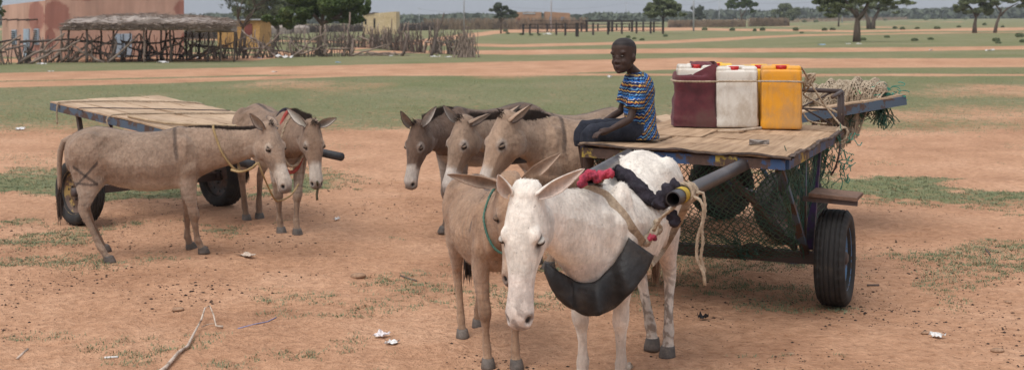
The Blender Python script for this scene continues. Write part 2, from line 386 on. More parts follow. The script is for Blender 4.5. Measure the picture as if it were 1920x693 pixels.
root_info = {}
def donkey(label, loc, yaw, scale, poll, hd, ears, coat, pale, feet=None, mane=MANE, muzzle=None, dark_tip=None, roll=0, stripe=(.07, .05, .042), cross=True,
           ribs=0.0, mat=None, white=False, tail=True, eyesel=(1, 1), hs=1.0, voxel=.0095, crest=1.0, ear_w=.048, belly=.98, brand=False, mh=1.0, tipdark=1.0, nk=1.0, hair=1.0, earpale=(), bony=1.0, wd=0.0, chest=1.0, fore=.4, lids=.55, fat=.93):
    """loc/yaw in the world; poll = world point; hd = (world yaw, pitch below horizontal) of the head; ears = [(left tip, open dir), (right tip, open dir)]"""
    root = empty('donkey', loc, yaw, label=label, cat='donkey', group='donkeys standing around the carts'); root.scale = (scale,) * 3
    cy, sy = math.cos(yaw), math.sin(yaw)
    def L(p):
        d = np.array(p, float) - np.array(loc, float); return V3((d[0] * cy + d[1] * sy, -d[0] * sy + d[1] * cy, d[2])) / scale
    def LD(v): v = np.array(v, float); return V3((v[0] * cy + v[1] * sy, -v[0] * sy + v[1] * cy, v[2]))
    mb = MB(); X, Y, Z = V3((1, 0, 0)), V3((0, 1, 0)), V3((0, 0, 1))
    rg = []
    for (x, zt, zm, zb, hw) in TRUNK:
        zt -= wd * float(sst(-.34, .02, x)); cw = 1 + (chest - 1) * float(sst(.12, .32, x)); hw *= cw; zb -= (cw - 1) * .35
        zb = zm - (zm - zb) * (belly if -.3 < x < .25 else 1)
        rg.append(ring(V3((x, 0, zm)), Y, Z, hw * fat, zt - zm, zm - zb, 36, 2.15, .22, .05))
    mb.loft(rg)
    # shoulder blade, hip bone, haunch
    for s in (-1, 1):
        mb.ball((.345, s * .108, .84), (.10, .055, .17), M=Matrix.Rotation(R(-18), 3, 'Y'))
        mb.ball((-.42, s * .125, .86), (.17, .085, .19))
        mb.ball((.47, s * .07, .80), (.06, .055, .11))
    # head frame
    hy, pt = hd; d = LD((math.cos(pt) * math.cos(hy), math.cos(pt) * math.sin(hy), -math.sin(pt)))
    nn = LD((math.sin(pt) * math.cos(hy), math.sin(pt) * math.sin(hy), math.cos(pt)))
    sv = np.cross(nn, d)
    cr_, sr_ = math.cos(roll), math.sin(roll); nn, sv = nn * cr_ + sv * sr_, sv * cr_ - nn * sr_
    H0 = L(poll)
    def HP(t, nv, yv): return H0 + (d * t + nn * nv + sv * yv) * hs
    # neck
    N0 = V3((.30, 0, .84 - wd)); E = HP(.065, -.075, 0)
    nd = nrm(E - N0); T0 = nrm(V3((.8, 0, .30)) + nd * .8); T1 = nrm(nn * .5 + nd * .8 + d * -.1)
    ln = np.linalg.norm(E - N0); P1 = N0 + T0 * ln * .36; P2 = E - T1 * ln * .33
    nr = []; crest_pts = []
    NS = 13
    for i in range(NS + 1):
        u = i / NS; q = N0 * (1 - u) ** 3 + P1 * 3 * u * (1 - u) ** 2 + P2 * 3 * u * u * (1 - u) + E * u ** 3
        T = nrm((P1 - N0) * 3 * (1 - u) ** 2 + (P2 - P1) * 6 * u * (1 - u) + (E - P2) * 3 * u * u)
        S = nrm(np.cross(Z, T)); 
        S = nrm(S * (1 - u ** 2) + sv * u ** 2); Vv = np.cross(T, S)
        hh = float(np.interp(u, [0, .2, .4, .6, .8, 1], [.225, .198, .165, .142, .122, .108])); hw = float(np.interp(u, [0, .2, .5, .8, 1], [.135 * nk, .112 * nk, .082 * nk, .068, .064]))
        nr.append(ring(q, S, Vv, hw, hh, hh * (1.04 + (nk - 1) * 2.2 * (1 - u) ** 1.5), 30, 2.1, .30, .12))
        crest_pts.append((q + Vv * hh, Vv, T, S))
    mb.loft(nr)
    # head
    mb.loft([ring(HP(t, (a + bb) / 2 + .01, 0), sv, nn, hw * hs, (a - (a + bb) / 2 - .01) * hs, ((a + bb) / 2 + .01 - bb) * hs, 30, 2.5 if t > .05 else 2.2, .12, kb + .18) for (t, a, bb, hw, kb) in HEAD])
    MH = Matrix([[sv[0], d[0], nn[0]], [sv[1], d[1], nn[1]], [sv[2], d[2], nn[2]]])
    for s in (-1, 1):
        mb.ball(HP(.140, -.100, s * .052), (.042 * hs, .092 * hs, .088 * hs), M=MH)      # cheek
        mb.ball(HP(.172, .024, s * .057), (.026 * hs, .036 * hs, .024 * hs), M=MH)       # brow
        mb.ball(HP(.480, -.010, s * .034), (.026 * hs, .030 * hs, .028 * hs), M=MH)      # nostril wing
    mb.ball(HP(.492, -.068, 0), (.040 * hs, .036 * hs, .026 * hs), M=MH)                 # chin
    mb.ball(HP(.02, .012, 0), (.05 * hs, .05 * hs, .035 * hs), M=MH)
    # legs
    feet = feet or {}; legs = []
    for key, tab, s in (('fl', FRONT, 1), ('fr', FRONT, -1), ('hl', HIND, 1), ('hr', HIND, -1)):
        sh = V3((0, 0, 0))
        if key in feet:
            t = tab[-1]; ft = L(feet[key]); sh = V3((ft[0] - t[0], ft[1] - t[1] * s, 0))
        top = .72 if tab is FRONT else .62
        pts = []
        for (x, y, z, rx, ry) in tab:
            w = max(0, (top - z) / top); c = V3((x, y * s, z)) + sh * min(w * 1.04, 1)
            pts.append((c, rx, ry))
        mb.loft([ring(c, X * 1, Y, rx, ry, ry, 18, 2.1) for c, rx, ry in pts])
        if tab is HIND:
            c = pts[7][0]; mb.ball(c + V3((-.028, 0, .03)), (.020, .018, .04))
        legs.append(pts)
    me = bpy.data.meshes.new('tmp'); me.from_pydata(mb.v, [], mb.f); me.update()
    t = bpy.data.objects.new('tmp', me); COL.objects.link(t)
    r = t.modifiers.new('r', 'REMESH'); r.mode = 'VOXEL'; r.voxel_size = voxel
    sm = t.modifiers.new('s', 'SMOOTH'); sm.factor = .5; sm.iterations = 9
    dg = bpy.context.evaluated_depsgraph_get(); em = bpy.data.meshes.new_from_object(t.evaluated_get(dg))
    bpy.data.objects.remove(t)
    N = len(em.vertices); co = np.empty(N * 3); em.vertices.foreach_get('co', co); co = co.reshape(-1, 3)
    no = np.empty(N * 3); em.vertices.foreach_get('normal', no); no = no.reshape(-1, 3)
    # ---- colours and fine shape
    coat = V3(coat); pale = V3(pale); col = np.tile(coat, (N, 1))
    def blend(m, c):
        nonlocal col; m = np.clip(m, 0, 1)[:, None]; col = col * (1 - m) + V3(c)[None] * m
    x, y, z = co.T; fn = fbm(x * 9 + y * 5, z * 9 - y * 4, 3, 4) - .5
    rel = (co - H0) / hs; ht = rel @ d; hn = rel @ nn; hsd = rel @ sv
    inhead = (ht > -.03) & (ht < .6) & (hn < .12) & (hn > -.24) & (np.abs(hsd) < .12)
    trunk = (x < .42) & (z > .45) & (x > -.64)
    blend(sst(.70, .58, z + fn * .10) * sst(.15, -.5, no[:, 2]) * trunk, pale)
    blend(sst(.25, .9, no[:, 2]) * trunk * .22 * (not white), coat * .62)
    inner = (np.abs(y) < .105) & (z < .66) & (z > .2); blend(inner * sst(.2, .62, z) * .7, pale)
    blend(sst(.5, .2, z) * .22 * ~inhead, coat * .8)
    if not white:
        blend((np.abs(y) < .022 + fn * .012) * (no[:, 2] > .6) * (x < .34) * trunk * .8, stripe)
        if cross:
            blend(sst(.020, .010, np.abs(x - .262 + (z - .9) * .12 + fn * .02)) * sst(.76, .86, z) * (x < .45) * .75, stripe)
        for k in range(4):   # faint bars on the legs
            blend(sst(.012, .004, np.abs(z - (.36 + .055 * k) + fn * .03)) * .22, stripe)
    mzl = V3(muzzle if muzzle is not None else pale)
    blend(inhead * sst(.335, .385, ht + fn * .07 + .02 * (hn > 0)), mzl)
    blend(inhead * sst(.455, .53, ht + fn * .03) * (.75 if not white else .35), (.11, .085, .08) if not white else (.2, .16, .15))
    blend(inhead * sst(-.10, -.17, hn) * .25 * (ht < .4) * (ht > .08), pale)
    for s in (-1, 1):
        de = np.sqrt((ht - .188) ** 2 + (hn - .012) ** 2 * 1.3 + (hsd - s * .082) ** 2)
        blend(inhead * sst(.055, .03, de) * (.6 if not white else .1), pale * 1.05)
        blend(inhead * sst(.034, .018, np.sqrt(((ht - .196) * .9) ** 2 + ((hn - .012) * 1.5) ** 2 + (hsd - s * .08) ** 2)) * 1.0, (.022, .014, .012))
        w = sst(.021, .010, np.sqrt(((ht - .196) * .7) ** 2 + ((hn - .010) * 1.5) ** 2 + (hsd - s * .088) ** 2)) * inhead
        co -= (sv * s * .007)[None] * w[:, None]
        dn_ = np.sqrt(((ht - .492) * .85) ** 2 + ((hn - .0) * 1.0) ** 2 + ((hsd - s * .043) * .8) ** 2)
        w = sst(.023, .008, dn_) * inhead; co -= (nn * .006 + sv * s * .012 + d * .004)[None] * w[:, None] * hs; blend(sst(.016, .011, dn_) * inhead, (.012, .009, .008))
    ml = inhead * (ht > .41) * sst(.0065, .002, np.abs(hn + .052 + (ht - .5) * .25)); co -= no * (ml * .004)[:, None]; blend(ml * .85, (.05, .035, .03))
    if ribs:
        w = sst(.30, .2, x) * sst(-.25, -.1, x) * sst(.60, .68, z) * sst(1.0, .93, z) * (np.abs(y) > .1)
        co += no * (np.sin((x + (z - .8) * .25) * 2 * math.pi / .058) * ribs * w)[:, None]
    # slackness of skin, muscles
    co += no * ((fbm(x * 7 + y * 3, z * 7 + y * 6, 3, 14) - .5) * .010)[:, None] * (~inhead)[:, None]
    # bones and hollows under the skin
    ay = np.abs(y); tb_ = trunk * 1.0
    def dent(cx, cz, rx, rz, amt): 
        w_ = np.exp(-((x - cx) / rx) ** 2 - ((z - cz) / rz) ** 2) * (ay > .06) * tb_; co[...] = co + no * (amt * w_)[:, None]
    dent(-.30, 1.00, .035, .03, .020 * bony); dent(-.20, .90, .055, .07, -.024 * bony); dent(-.33, .70, .05, .06, -.016 * bony); dent(-.55, .93, .03, .04, .012 * bony)
    dent(.24, .90, .022, .12, -.012 * bony); dent(.335, .92, .018, .12, .012 * bony); dent(.38, .74, .05, .04, .014 * bony); dent(-.42, .84, .05, .10, .010 * bony); dent(-.50, .72, .02, .1, -.010 * bony)
    if bony: 
        w = sst(.24, .12, x) * sst(-.26, -.14, x) * sst(.60, .70, z) * sst(.98, .88, z) * (ay > .1); co += no * (np.sin((x + (z - .8) * .22) * 2 * math.pi / .056) * .0018 * bony * w)[:, None]
    # skull ridge down the cheek
    w = inhead * sst(.012, .003, np.abs(hn - .0 + (ht - .2) * .02)) * sst(.19, .24, ht) * sst(.40, .33, ht); co += no * (w * .004)[:, None]
    if brand:
        ys_ = (y < -.05) & (x < -.28) & (x > -.62)
        a1 = np.abs((z - .70) - (x + .44) * 1.1) ; a2 = np.abs((z - .70) + (x + .44) * .75); a3 = np.abs(z - .632 + (x + .44) * .08)
        lim = (np.abs(x + .44) < .098)
        blend(ys_ * lim * (sst(.016, .008, a1 + fn * .012) + sst(.016, .008, a2 + fn * .012)) * .75, (.05, .04, .04))
        blend(ys_ * lim * sst(.013, .007, a3 + fn * .008) * .7, (.05, .04, .04))
    if white:
        blend(inhead * sst(.32, .50, ht) * sst(.48, .62, fbm(ht * 40, hsd * 40 + hn * 20, 3, 6)) * .55, (.13, .10, .09))
        # tear-stained eye patch and grey flecked hocks
        de = np.sqrt(((ht - .225) * .6) ** 2 + ((hn - .005) * 1.2) ** 2 + (hsd - .08) ** 2); blend(inhead * sst(.042, .016, de + fn * .03) * .62, (.06, .045, .04))
        blend(sst(.6, .25, z) * (x < -.2) * sst(.44, .6, fbm((x + y) * 70, z * 45 + y * 30, 2, 8)) * .75, (.19, .15, .12))
        blend(sst(.30, .1, z) * .35, (.33, .2, .13))
    else:
        blend(sst(.10, .03, z) * .4, coat * .5)
    em.vertices.foreach_set('co', co.ravel().astype(np.float32))
    fverts = [tuple(v) for v in co]; fl = [tuple(p.vertices) for p in em.polygons]; bpy.data.meshes.remove(em)
    cols = list(map(tuple, col))
    # ears, added to the body mesh
    base_n = len(fverts)
    eb = MB(); ecol = []
    for s, (tip, op) in zip((1, -1), ears):
        B = HP(.018, .006, s * .054); ax = L(tip) - B; Le = np.linalg.norm(ax); ax = ax / Le; op = LD(nrm(op)); op = nrm(op - ax * op.dot(ax)); sd = np.cross(ax, op)
        nu, nv = 16, 11; W = ear_w
        def surf(u, v, off):
            w = W * float(np.interp(u, [0, .08, .2, .42, .65, .85, .95, 1], [.52, .62, .80, .92, .74, .42, .22, .05]))
            ph = float(np.interp(u, [0, .3, .7, 1], [2.5, 1.75, 1.35, 1.0])); Rr = max(w / max(math.sin(min(ph, 1.57)), .3) - off, .002); a = v * ph
            bend = op * (.035 * Le * math.sin(u * 2.4))
            return B + ax * (Le * u) + bend + sd * (Rr * math.sin(a)) - op * (Rr * math.cos(a) - (w * .6))
        vs = []
        for lay, off in ((0, 0), (1, .0045)):
            for i in range(nu + 1):
                for j in range(nv + 1):
                    vs.append(surf(i / nu, j / nv * 2 - 1, off))
                    u = i / nu; v = abs(j / nv * 2 - 1)
                    if lay == 0:
                        c = (pale * 1.15 if s in earpale else coat * 1.0); kk = 0 if white else max(float(sst(.72, .98, u)), float(sst(.90, 1, v)) * .8) * tipdark; c = c * (1 - kk) + V3(stripe) * kk
                    else:
                        c = pale * 1.0 + 0; c = c * (1 - .28 * float(sst(.75, .2, v))); kk = 0 if white else float(sst(.88, 1, max(u, v))) * tipdark; c = c * (1 - kk) + V3(stripe) * kk
                        if white: c = c * V3((1.05, 1.0, .97))
                    ecol.append(tuple(c))
        q = (nu + 1) * (nv + 1); fs = []
        for i in range(nu):
            for j in range(nv):
                a = i * (nv + 1) + j; fs.append((a, a + 1, a + nv + 2, a + nv + 1)); fs.append((q + a, q + a + nv + 1, q + a + nv + 2, q + a + 1))
            for j in (0, nv):
                a = i * (nv + 1) + j; fs.append((a, a + nv + 1, q + a + nv + 1, q + a) if j == 0 else (a, q + a, q + a + nv + 1, a + nv + 1))
        for j in range(nv):
            a = nu * (nv + 1) + j; fs.append((a, a + 1, q + a + 1, q + a))
        eb.add(vs, fs)
    allv = fverts + eb.v; allf = fl + [tuple(i + base_n for i in f) for f in eb.f]
    me = bpy.data.meshes.new('body'); me.from_pydata(allv, [], allf); me.update(); me.polygons.foreach_set('use_smooth', [True] * len(me.polygons))
    setcol(me, 'col', np.array(cols + ecol)); me.materials.append(mat or COAT)
    bo = bpy.data.objects.new('body', me); COL.objects.link(bo); bo.parent = root
    # short hair over the hide
    rgh = np.random.default_rng(int(abs(loc[0]) * 1000)); Nh = int(46000 * hair); ii = rgh.integers(0, N, Nh); pz = co[ii]; nz_ = no[ii]; ih = inhead[ii]
    flow = np.where(ih[:, None], d[None], V3((-.75, 0, -.65))[None]); flow = flow - nz_ * np.sum(flow * nz_, 1)[:, None]; flow /= (np.linalg.norm(flow, axis=1)[:, None] + 1e-6)
    dirn = flow + nz_ * rgh.uniform(.12, .5, Nh)[:, None] + rgh.normal(0, .22, (Nh, 3)); dirn /= np.linalg.norm(dirn, axis=1)[:, None]
    Lh = rgh.uniform(.009, .020 if not white else .014, Nh) * np.where(ih, .6, 1.0) * np.where(pz[:, 2] < .45, .6, 1.0) * np.where((pz[:, 2] < .62) & (nz_[:, 2] < -.3), 1.6, 1.0)
    sdn = np.cross(dirn, nz_); sdn /= (np.linalg.norm(sdn, axis=1)[:, None] + 1e-6); jt = rgh.normal(0, .004, (Nh, 3)); jt -= nz_ * np.sum(jt * nz_, 1)[:, None]; pz = pz + jt - nz_ * .001
    hv = np.stack([pz - sdn * .0011, pz + sdn * .0011, pz + dirn * Lh[:, None]], 1).reshape(-1, 3)
    ok = ~((np.abs(ht[ii] - .196) < .035) & ih & (np.abs(hn[ii]) < .04)) & ~(ih & (ht[ii] > .47)); hv = hv.reshape(-1, 3, 3)[ok].reshape(-1, 3); nk_ = int(ok.sum())
    ho = npmesh('hair', hv, np.arange(3 * nk_).reshape(-1, 3), mat or COAT, root); ho['kind'] = 'stuff'
    tone = rgh.uniform(.88, 1.08, nk_) if white else rgh.uniform(.72, 1.2, nk_); setcol(ho.data, 'col', np.repeat(col[ii][ok] * tone[:, None], 3, axis=0))
    # eyes, half closed under a lid
    for s, e in zip((1, -1), eyesel):
        if e:
            e1 = nrm(d * .62 + nn * .78); e2 = nrm(nn * .62 - d * .78); ME = Matrix([[sv[q], e1[q], e2[q]] for q in range(3)])
            eb2 = MB(); ec = HP(.196, .004, s * .0765); eb2.ball(ec, (.0165 * hs, .0190 * hs, .0120 * hs), 14, 9, ME)
            eb2.build('eye', EYE, root)
            ld = MB(); ld.ball(ec + e2 * (.0085 * hs) + sv * (s * .0005), (.0170 * hs, .0225 * hs, .0075 * hs), 12, 8, ME)
            lo = ld.build('eyelid', mat or COAT, root); setcol(lo.data, 'col', np.tile(coat * .55, (len(lo.data.vertices), 1)))
    # mane
    mm = MB(); rs = random.Random(int(loc[0] * 100 + 500))
    for i in range(int(1500 * crest)):
        u = rs.uniform(.12, 1.0); k = u * NS; a = min(int(k), NS - 1); f = k - a
        p = crest_pts[a][0] * (1 - f) + crest_pts[a + 1][0] * f; vv = crest_pts[a][1]; tt = crest_pts[a][2]; ss = crest_pts[a][3]
        hl = .062 * min(1, (u - .05) * 3) * rs.uniform(.75, 1.1)
        dr = vv + tt * rs.uniform(.0, .35) + ss * rs.gauss(0, .16)
        mm.blade(p - vv * .014 + ss * rs.gauss(0, .009), dr, hl * mh + .014, .0026)
    for i in range(int(110 * fore)):
        mm.blade(HP(rs.uniform(-.03, .025), .036, rs.gauss(0, .014)), nn * 1.0 + sv * rs.gauss(0, .3) + d * rs.uniform(-.5, .5), rs.uniform(.035, .055), .0028)
    mm.build('mane', mane, root, smooth=False)
    if tail:
        tb = MB(); c0 = V3((-.600, 0, .965)); pts = [c0 + V3(p) for p in ((.03, 0, .02), (-.035, 0, -.01), (-.062, 0, -.08), (-.070, 0, -.2), (-.070, .0, -.34), (-.066, 0, -.46))]
        tb.tube(pts, [.034, .030, .024, .020, .016, .011], 10)
        to = tb.build('tail', COATW if white else COAT, root); setcol(to.data, 'col', np.tile(coat * .95, (len(to.data.vertices), 1)))
        tf = MB()
        for i in range(150):
            st = pts[4] + (pts[5] - pts[4]) * rs.uniform(-.2, 1); dd = V3((rs.gauss(0, .09), rs.gauss(0, .09), -1)); Lb = rs.uniform(.12, .24)
            tf.tube([st, st + dd * Lb * .5 + V3((rs.gauss(0, .004), rs.gauss(0, .004), 0)), st + dd * Lb * V3((.7, .7, 1))], [.0035, .004, .0008], 3, False)
        tf.build('tail_tuft', MANEB if white else MANE, to)
    for pts in legs:
        c = pts[-1][0]; h = MB(); c0 = V3((c[0], c[1], 0))
        h.loft([ring(c0 + V3((-.004, 0, .056)), X, Y, .036, .035, .035, 18), ring(c0 + V3((.002, 0, .046)), X, Y, .040, .038, .038, 18), ring(c0 + V3((.010, 0, .012)), X, Y, .050, .044, .044, 18), ring(c0 + V3((.012, 0, -.006)), X, Y, .050, .044, .044, 18)])
        h.build('hoof', HOOF, root)
    root_info[root.name] = (nr, np.array(loc, float), yaw, scale)
    return root, HP, H0
LID = pm('eyelid_skin', (.10, .065, .05), (.14, .09, .07), 30, .6, bd=0)
LIDW = pm('pale_eyelid_skin', (.34, .25, .21), (.42, .32, .27), 30, .6, bd=0)
# ------------------------------------------------------------------ the eight donkeys
def feetloc(fl, fr, hl, hr, yaw, sc):
    ps = [G(*q) for q in (fl, fr, hl, hr)]; m = sum(ps, Vector()) / 4
    return (m.x + .065 * sc * math.cos(yaw), m.y + .065 * sc * math.sin(yaw), 0), dict(fl=ps[0], fr=ps[1], hl=ps[2], hr=ps[3])
UP = Vector((0, 0, 1))
PALE = (.46, .38, .32)
# left, side view
ya = R(10); FA = dict(fl=G(357, 466), fr=G(380, 474), hr=G(204, 492), hl=G(196, 470))
DA, HPA, _ = donkey('grey brown donkey standing side on before the flat wooden cart, X mark on thigh', (-2.87, 10.0, 0), ya, .95,
    P(503, 236, 9.95), (R(-42), R(62)), [(P(497, 218, 10.22), (.2, 1, .3)), (P(468, 212, 9.80), (-.1, -1, .1))], (.345, .242, .175), (.56, .47, .39), FA, brand=True, mh=.45, fore=.3, hs=1.08, ear_w=.040, eyesel=(1, 1), belly=.97)
# behind its head
yb = R(-58); lb, FB = feetloc((557, 440), (527, 437), (486, 410), (462, 413), yb, 1.0)
DB, HPB, _ = donkey('grey brown donkey facing forward beside the flat wooden cart, red strap round its neck', lb, yb, 1.0,
    P(586, 231, 10.62), (R(-66), R(74)), [(P(632, 221, 10.55), (-.1, -1, -.1)), (P(538, 203, 10.65), (-.3, -1, .1))], (.285, .190, .132), (.58, .51, .44), FB, hs=1.02, ear_w=.040)
# the row of three behind
yd = R(-148); dx, dy = math.cos(yd), math.sin(yd); f0 = G(846, 434)
DD, HPD, _ = donkey('darkest brown donkey, leftmost head of the row of three, looking towards the camera', (f0.x - .35 * dx, f0.y - .35 * dy, 0), yd, 1.02,
    P(783, 233, 10.72), (R(-122), R(76)), [(P(819, 199, 10.65), (-.3, -1, -.1)), (P(751, 207, 10.6), (-.2, -1, 0))], (.155, .100, .072), (.52, .46, .41), dict(fl=G(868, 440), fr=G(833, 435)), hs=1.0, ear_w=.040)
ye = R(-150)
DE, HPE, _ = donkey('grey donkey with one upright white ear, middle head of the row of three', (.52, 10.75, 0), ye, 1.02,
    P(868, 225, 10.0), (R(-128), R(70)), [(P(922, 211, 10.05), (.1, -.6, -.7)), (P(830, 197, 9.95), (.15, -1, .1))], (.30, .21, .15), (.56, .50, .45), earpale=(-1,), hs=1.08, ear_w=.040)
yf = R(-156)
DF, HPF, _ = donkey('tan donkey with shoulder stripe and dark mane standing beside the boy', (.58, 9.78, 0), yf, 1.06,
    P(948, 219, 9.25), (R(-142), R(66)), [(P(997, 195, 9.15), (.3, -.5, -.8)), (P(976, 196, 9.5), (-.2, -.8, -.5))], (.39, .27, .19), (.55, .48, .42), hs=1.1, ear_w=.040)
DG, HPG, _ = donkey('white donkey nearly hidden behind the row of three, one pale ear showing', (.80, 12.0, 0), R(-152), .82,
    P(955, 222, 11.35), (R(-150), R(60)), [(P(990, 206, 11.3), (-.2, -1, 0)), (P(968, 204, 11.6), (-.2, -1, 0))], (.62, .55, .49), (.6, .5, .45), mat=COATW, white=True)
# brown one behind the white head
yc = R(-77); lc, FC = feetloc((968, 690), (915, 688), (896, 612), (867, 632), yc, .88)
DC, HPC, _ = donkey('brown donkey with visible ribs and thin green rope, its face hidden by the white donkey', lc, yc, .88,
    P(957, 337, 6.42), (R(-84), R(74)), [(P(1053, 286, 6.35), (-.1, -1, .1)), (P(838, 326, 6.35), (-.1, -1, -.3))], (.385, .245, .16), (.50, .36, .27), FC, mane=MANEB, ribs=.0036, bony=.8, hs=1.12, ear_w=.040, tipdark=.25, fore=.0, mh=.5)
# white one in the shafts
yw = R(-112); lw, FW = feetloc((1162, 724), (1091, 720), (1252, 668), (1224, 652), yw, 1.04); lw = (lw[0] - .05, lw[1] - .07, 0)
DW, HPW, HW0 = donkey('white donkey with lowered head in front, black rubber breast collar, harnessed to the loaded cart', lw, yw, 1.05,
    P(984, 356, 5.78), (R(-108), R(80)), [(P(1096, 315, 5.72), (-.2, -1, -.45)), (P(934, 326, 5.72), (-.45, -1, -.1))], (.78, .71, .63), (.74, .64, .57), FW, mane=MANEB, mat=COATW, white=True, hs=1.10, voxel=.008, belly=1.2, nk=1.25, fat=.93, fore=.0, wd=.085, chest=1.20, mh=.8, ear_w=.036, bony=1.1, eyesel=(1, 1))
# ================================================================== BACKGROUND
def mpx(D): return D / FPX                 # metres per photo pixel at a depth
PLASTER = None
m_, n, l, b = newmat('pink_plaster')
c = ramp(n, l, noise(n, l, .45, 5, .6), [(.3, (.40, .235, .17)), (.55, (.47, .29, .215)), (.75, (.52, .34, .26))])
wz = noise(n, l, 1.6, 6, .75)
tcp = n.new('ShaderNodeTexCoord')
_a, _u, _w, _L = None, None, None, None
def _bl(cx, cz, r_, sx=1.0):
    mp = n.new('ShaderNodeMapping'); mp.inputs['Location'].default_value = (-cx * sx, 0, -cz); mp.inputs['Scale'].default_value = (sx, 0, 1); l.new(tcp.outputs['Object'], mp.inputs[0])
    ln_ = n.new('ShaderNodeVectorMath'); ln_.operation = 'LENGTH'; l.new(mp.outputs[0], ln_.inputs[0]); return ramp(n, l, math_(n, l, 'ADD', math_(n, l, 'MULTIPLY', ln_.outputs['Value'], .5 / r_), math_(n, l, 'MULTIPLY', wz, .5)), [(.66, .72), (.74, 0.0)])
for (cx, cz, r_, sx) in ((.45, 1.95, .75, 1.2), (-.75, 1.9, .9, 1.3), (6.1, 2.25, .55, .9), (6.2, .85, .4, 1), (1.9, 3.4, .8, .5), (4.6, 3.3, .6, .5), (-1.2, .4, .5, .6), (.2, .9, .5, 2)):
    c = mixc(n, l, _bl(cx, cz, r_, sx), c, (.25, .085, .065))
drip = ramp(n, l, noise(n, l, 2.2, 4, .6, stretch=(1, 1, .08)), [(.3, .80), (.6, 1.05)])
c = mixc(n, l, 1.0, c, drip, 'MULTIPLY'); l.new(c, b.inputs['Base Color']); b.inputs['Roughness'].default_value = .95
bump(n, l, b, noise(n, l, 6, 5), .4, .03); PLASTER = m_
BLUEM = pm('pale_blue_metal', (.30, .38, .45), (.38, .45, .52), 3, .5, bd=0)
DARK = pm('dark_opening', (.02, .018, .016), (.035, .03, .025), 3, .9, bd=0)
OCHRE = pm('ochre_plaster', (.42, .22, .075), (.50, .29, .11), .8, .95, 5, .02)
CREAM = pm('cream_brick', (.52, .39, .22), (.62, .49, .31), .9, .95, 6, .02)
TANB = pm('tan_mud_brick', (.30, .17, .10), (.40, .24, .15), .9, .95, 6, .02)
TIN = pm('tin_roof', (.33, .33, .34), (.48, .48, .48), 2, .45, bd=0, metal=.4)
STICK = pm('weathered_branch', (.16, .12, .095), (.27, .205, .165), 3, .9, 20, .01, c3=(.30, .235, .19))
STICKD = pm('dark_branch', (.08, .062, .053), (.145, .11, .09), 3, .9, 20, .01)
THATCH = pm('brush_thatch', (.20, .16, .14), (.29, .24, .21), 2.0, .95, 14, .04, c3=(.38, .32, .275))
BARK = pm('bark', (.085, .062, .048), (.15, .115, .09), 3, .95, 16, .02, stretch=(1, 1, .25))
STALK = pm('dry_stalks', (.18, .13, .085), (.30, .22, .15), .8, .95, bd=0, c3=(.12, .09, .07))

def wall_frame(px0, D0, px1, D1):
    a = Vector(((px0 - 960) * D0 / FPX, D0, 0)); b2 = Vector(((px1 - 960) * D1 / FPX, D1, 0))
    a.z = gz(a.x, a.y); b2.z = gz(b2.x, b2.y); d = (b2 - a); L = Vector((d.x, d.y, 0)).length; u = Vector((d.x, d.y, 0)) / L
    return a, u, Vector((-u.y, u.x, 0)), L      # start, along, outward-back normal, length

# pink building: main hall and lower side wing
hall = empty('pink_building', (*wall_frame(85, 60, 345, 62)[0].xy, 0), label='large pink plastered building with dark red damp stains and pale blue door', cat='building')
def Lc(o, p): return Vector(p) - Vector(o.location)
def house(root, a, u, nrm_, L, depth, h, mat, name='wall', h2=None):
    """one box of walls, butted; front along u from a"""
    mb = MB(); up = Vector((0, 0, 1)); h2 = h2 or h
    p = [a - up * .4, a + u * L - up * .4, a + u * L + nrm_ * depth - up * .4, a + nrm_ * depth - up * .4]
    q = [a + up * h, a + u * L + up * h2, a + u * L + nrm_ * depth + up * h2, a + nrm_ * depth + up * h]
    vs = [Lc(root, v) for v in p + q]; mb.add(vs, [(0, 1, 5, 4), (1, 2, 6, 5), (2, 3, 7, 6), (3, 0, 4, 7), (4, 5, 6, 7), (3, 2, 1, 0)])
    return mb.build(name, mat, root, smooth=False)
def onwall(root, a, u, nrm_, s0, s1, z0, z1, mat, name, parent=None, out=.05, label=None, th=.08):
    mb = MB(); c = a + u * (s0 + s1) / 2 + Vector((0, 0, (z0 + z1) / 2)) - nrm_ * (out / 2)
    M = Matrix((u, nrm_, Vector((0, 0, 1)))).transposed(); mb.box(Lc(root, c), (s1 - s0, th, z1 - z0), M)
    return mb.build(name, mat, parent or root, smooth=False, label=label)
a, u, w, L = wall_frame(85, 60, 345, 62)
def spx(px, a=a, u=u):                       # distance along the wall under a photo column
    k = (px - 960) / FPX; return (a.x - k * a.y) / (k * u.y - u.x)
house(hall, a, u, w, L, 5, 3.9, PLASTER)
for nm, x0, x1, z0, z1 in (('door', 215, 247, .0, 1.02),):
    d = onwall(hall, a, u, w, spx(x0), spx(x1), .05, 1.15, BLUEM, 'door', label='pale blue double metal door')
    onwall(hall, a, u, w, spx(231) - .015, spx(231) + .015, .05, 1.13, DARK, 'door_gap', d, .12)
mb = MB()
for k in range(9): mb.bar(Lc(hall, a + u * (.4 + k * .8) + Vector((0, 0, 3.92)) - w * .01), Lc(hall, a + u * (1.15 + k * .8) + Vector((0, 0, 3.92)) - w * .01), .3, .1)
mb.build('coping', PLASTER, hall, False)
a2, u2, w2, L2 = wall_frame(4, 64, 84.6, 60.1)
house(hall, a2, u2, w2, L2, 3.2, 2.55, PLASTER, 'side_wing', 2.75)
s2 = lambda px: spx(px, a2, u2)
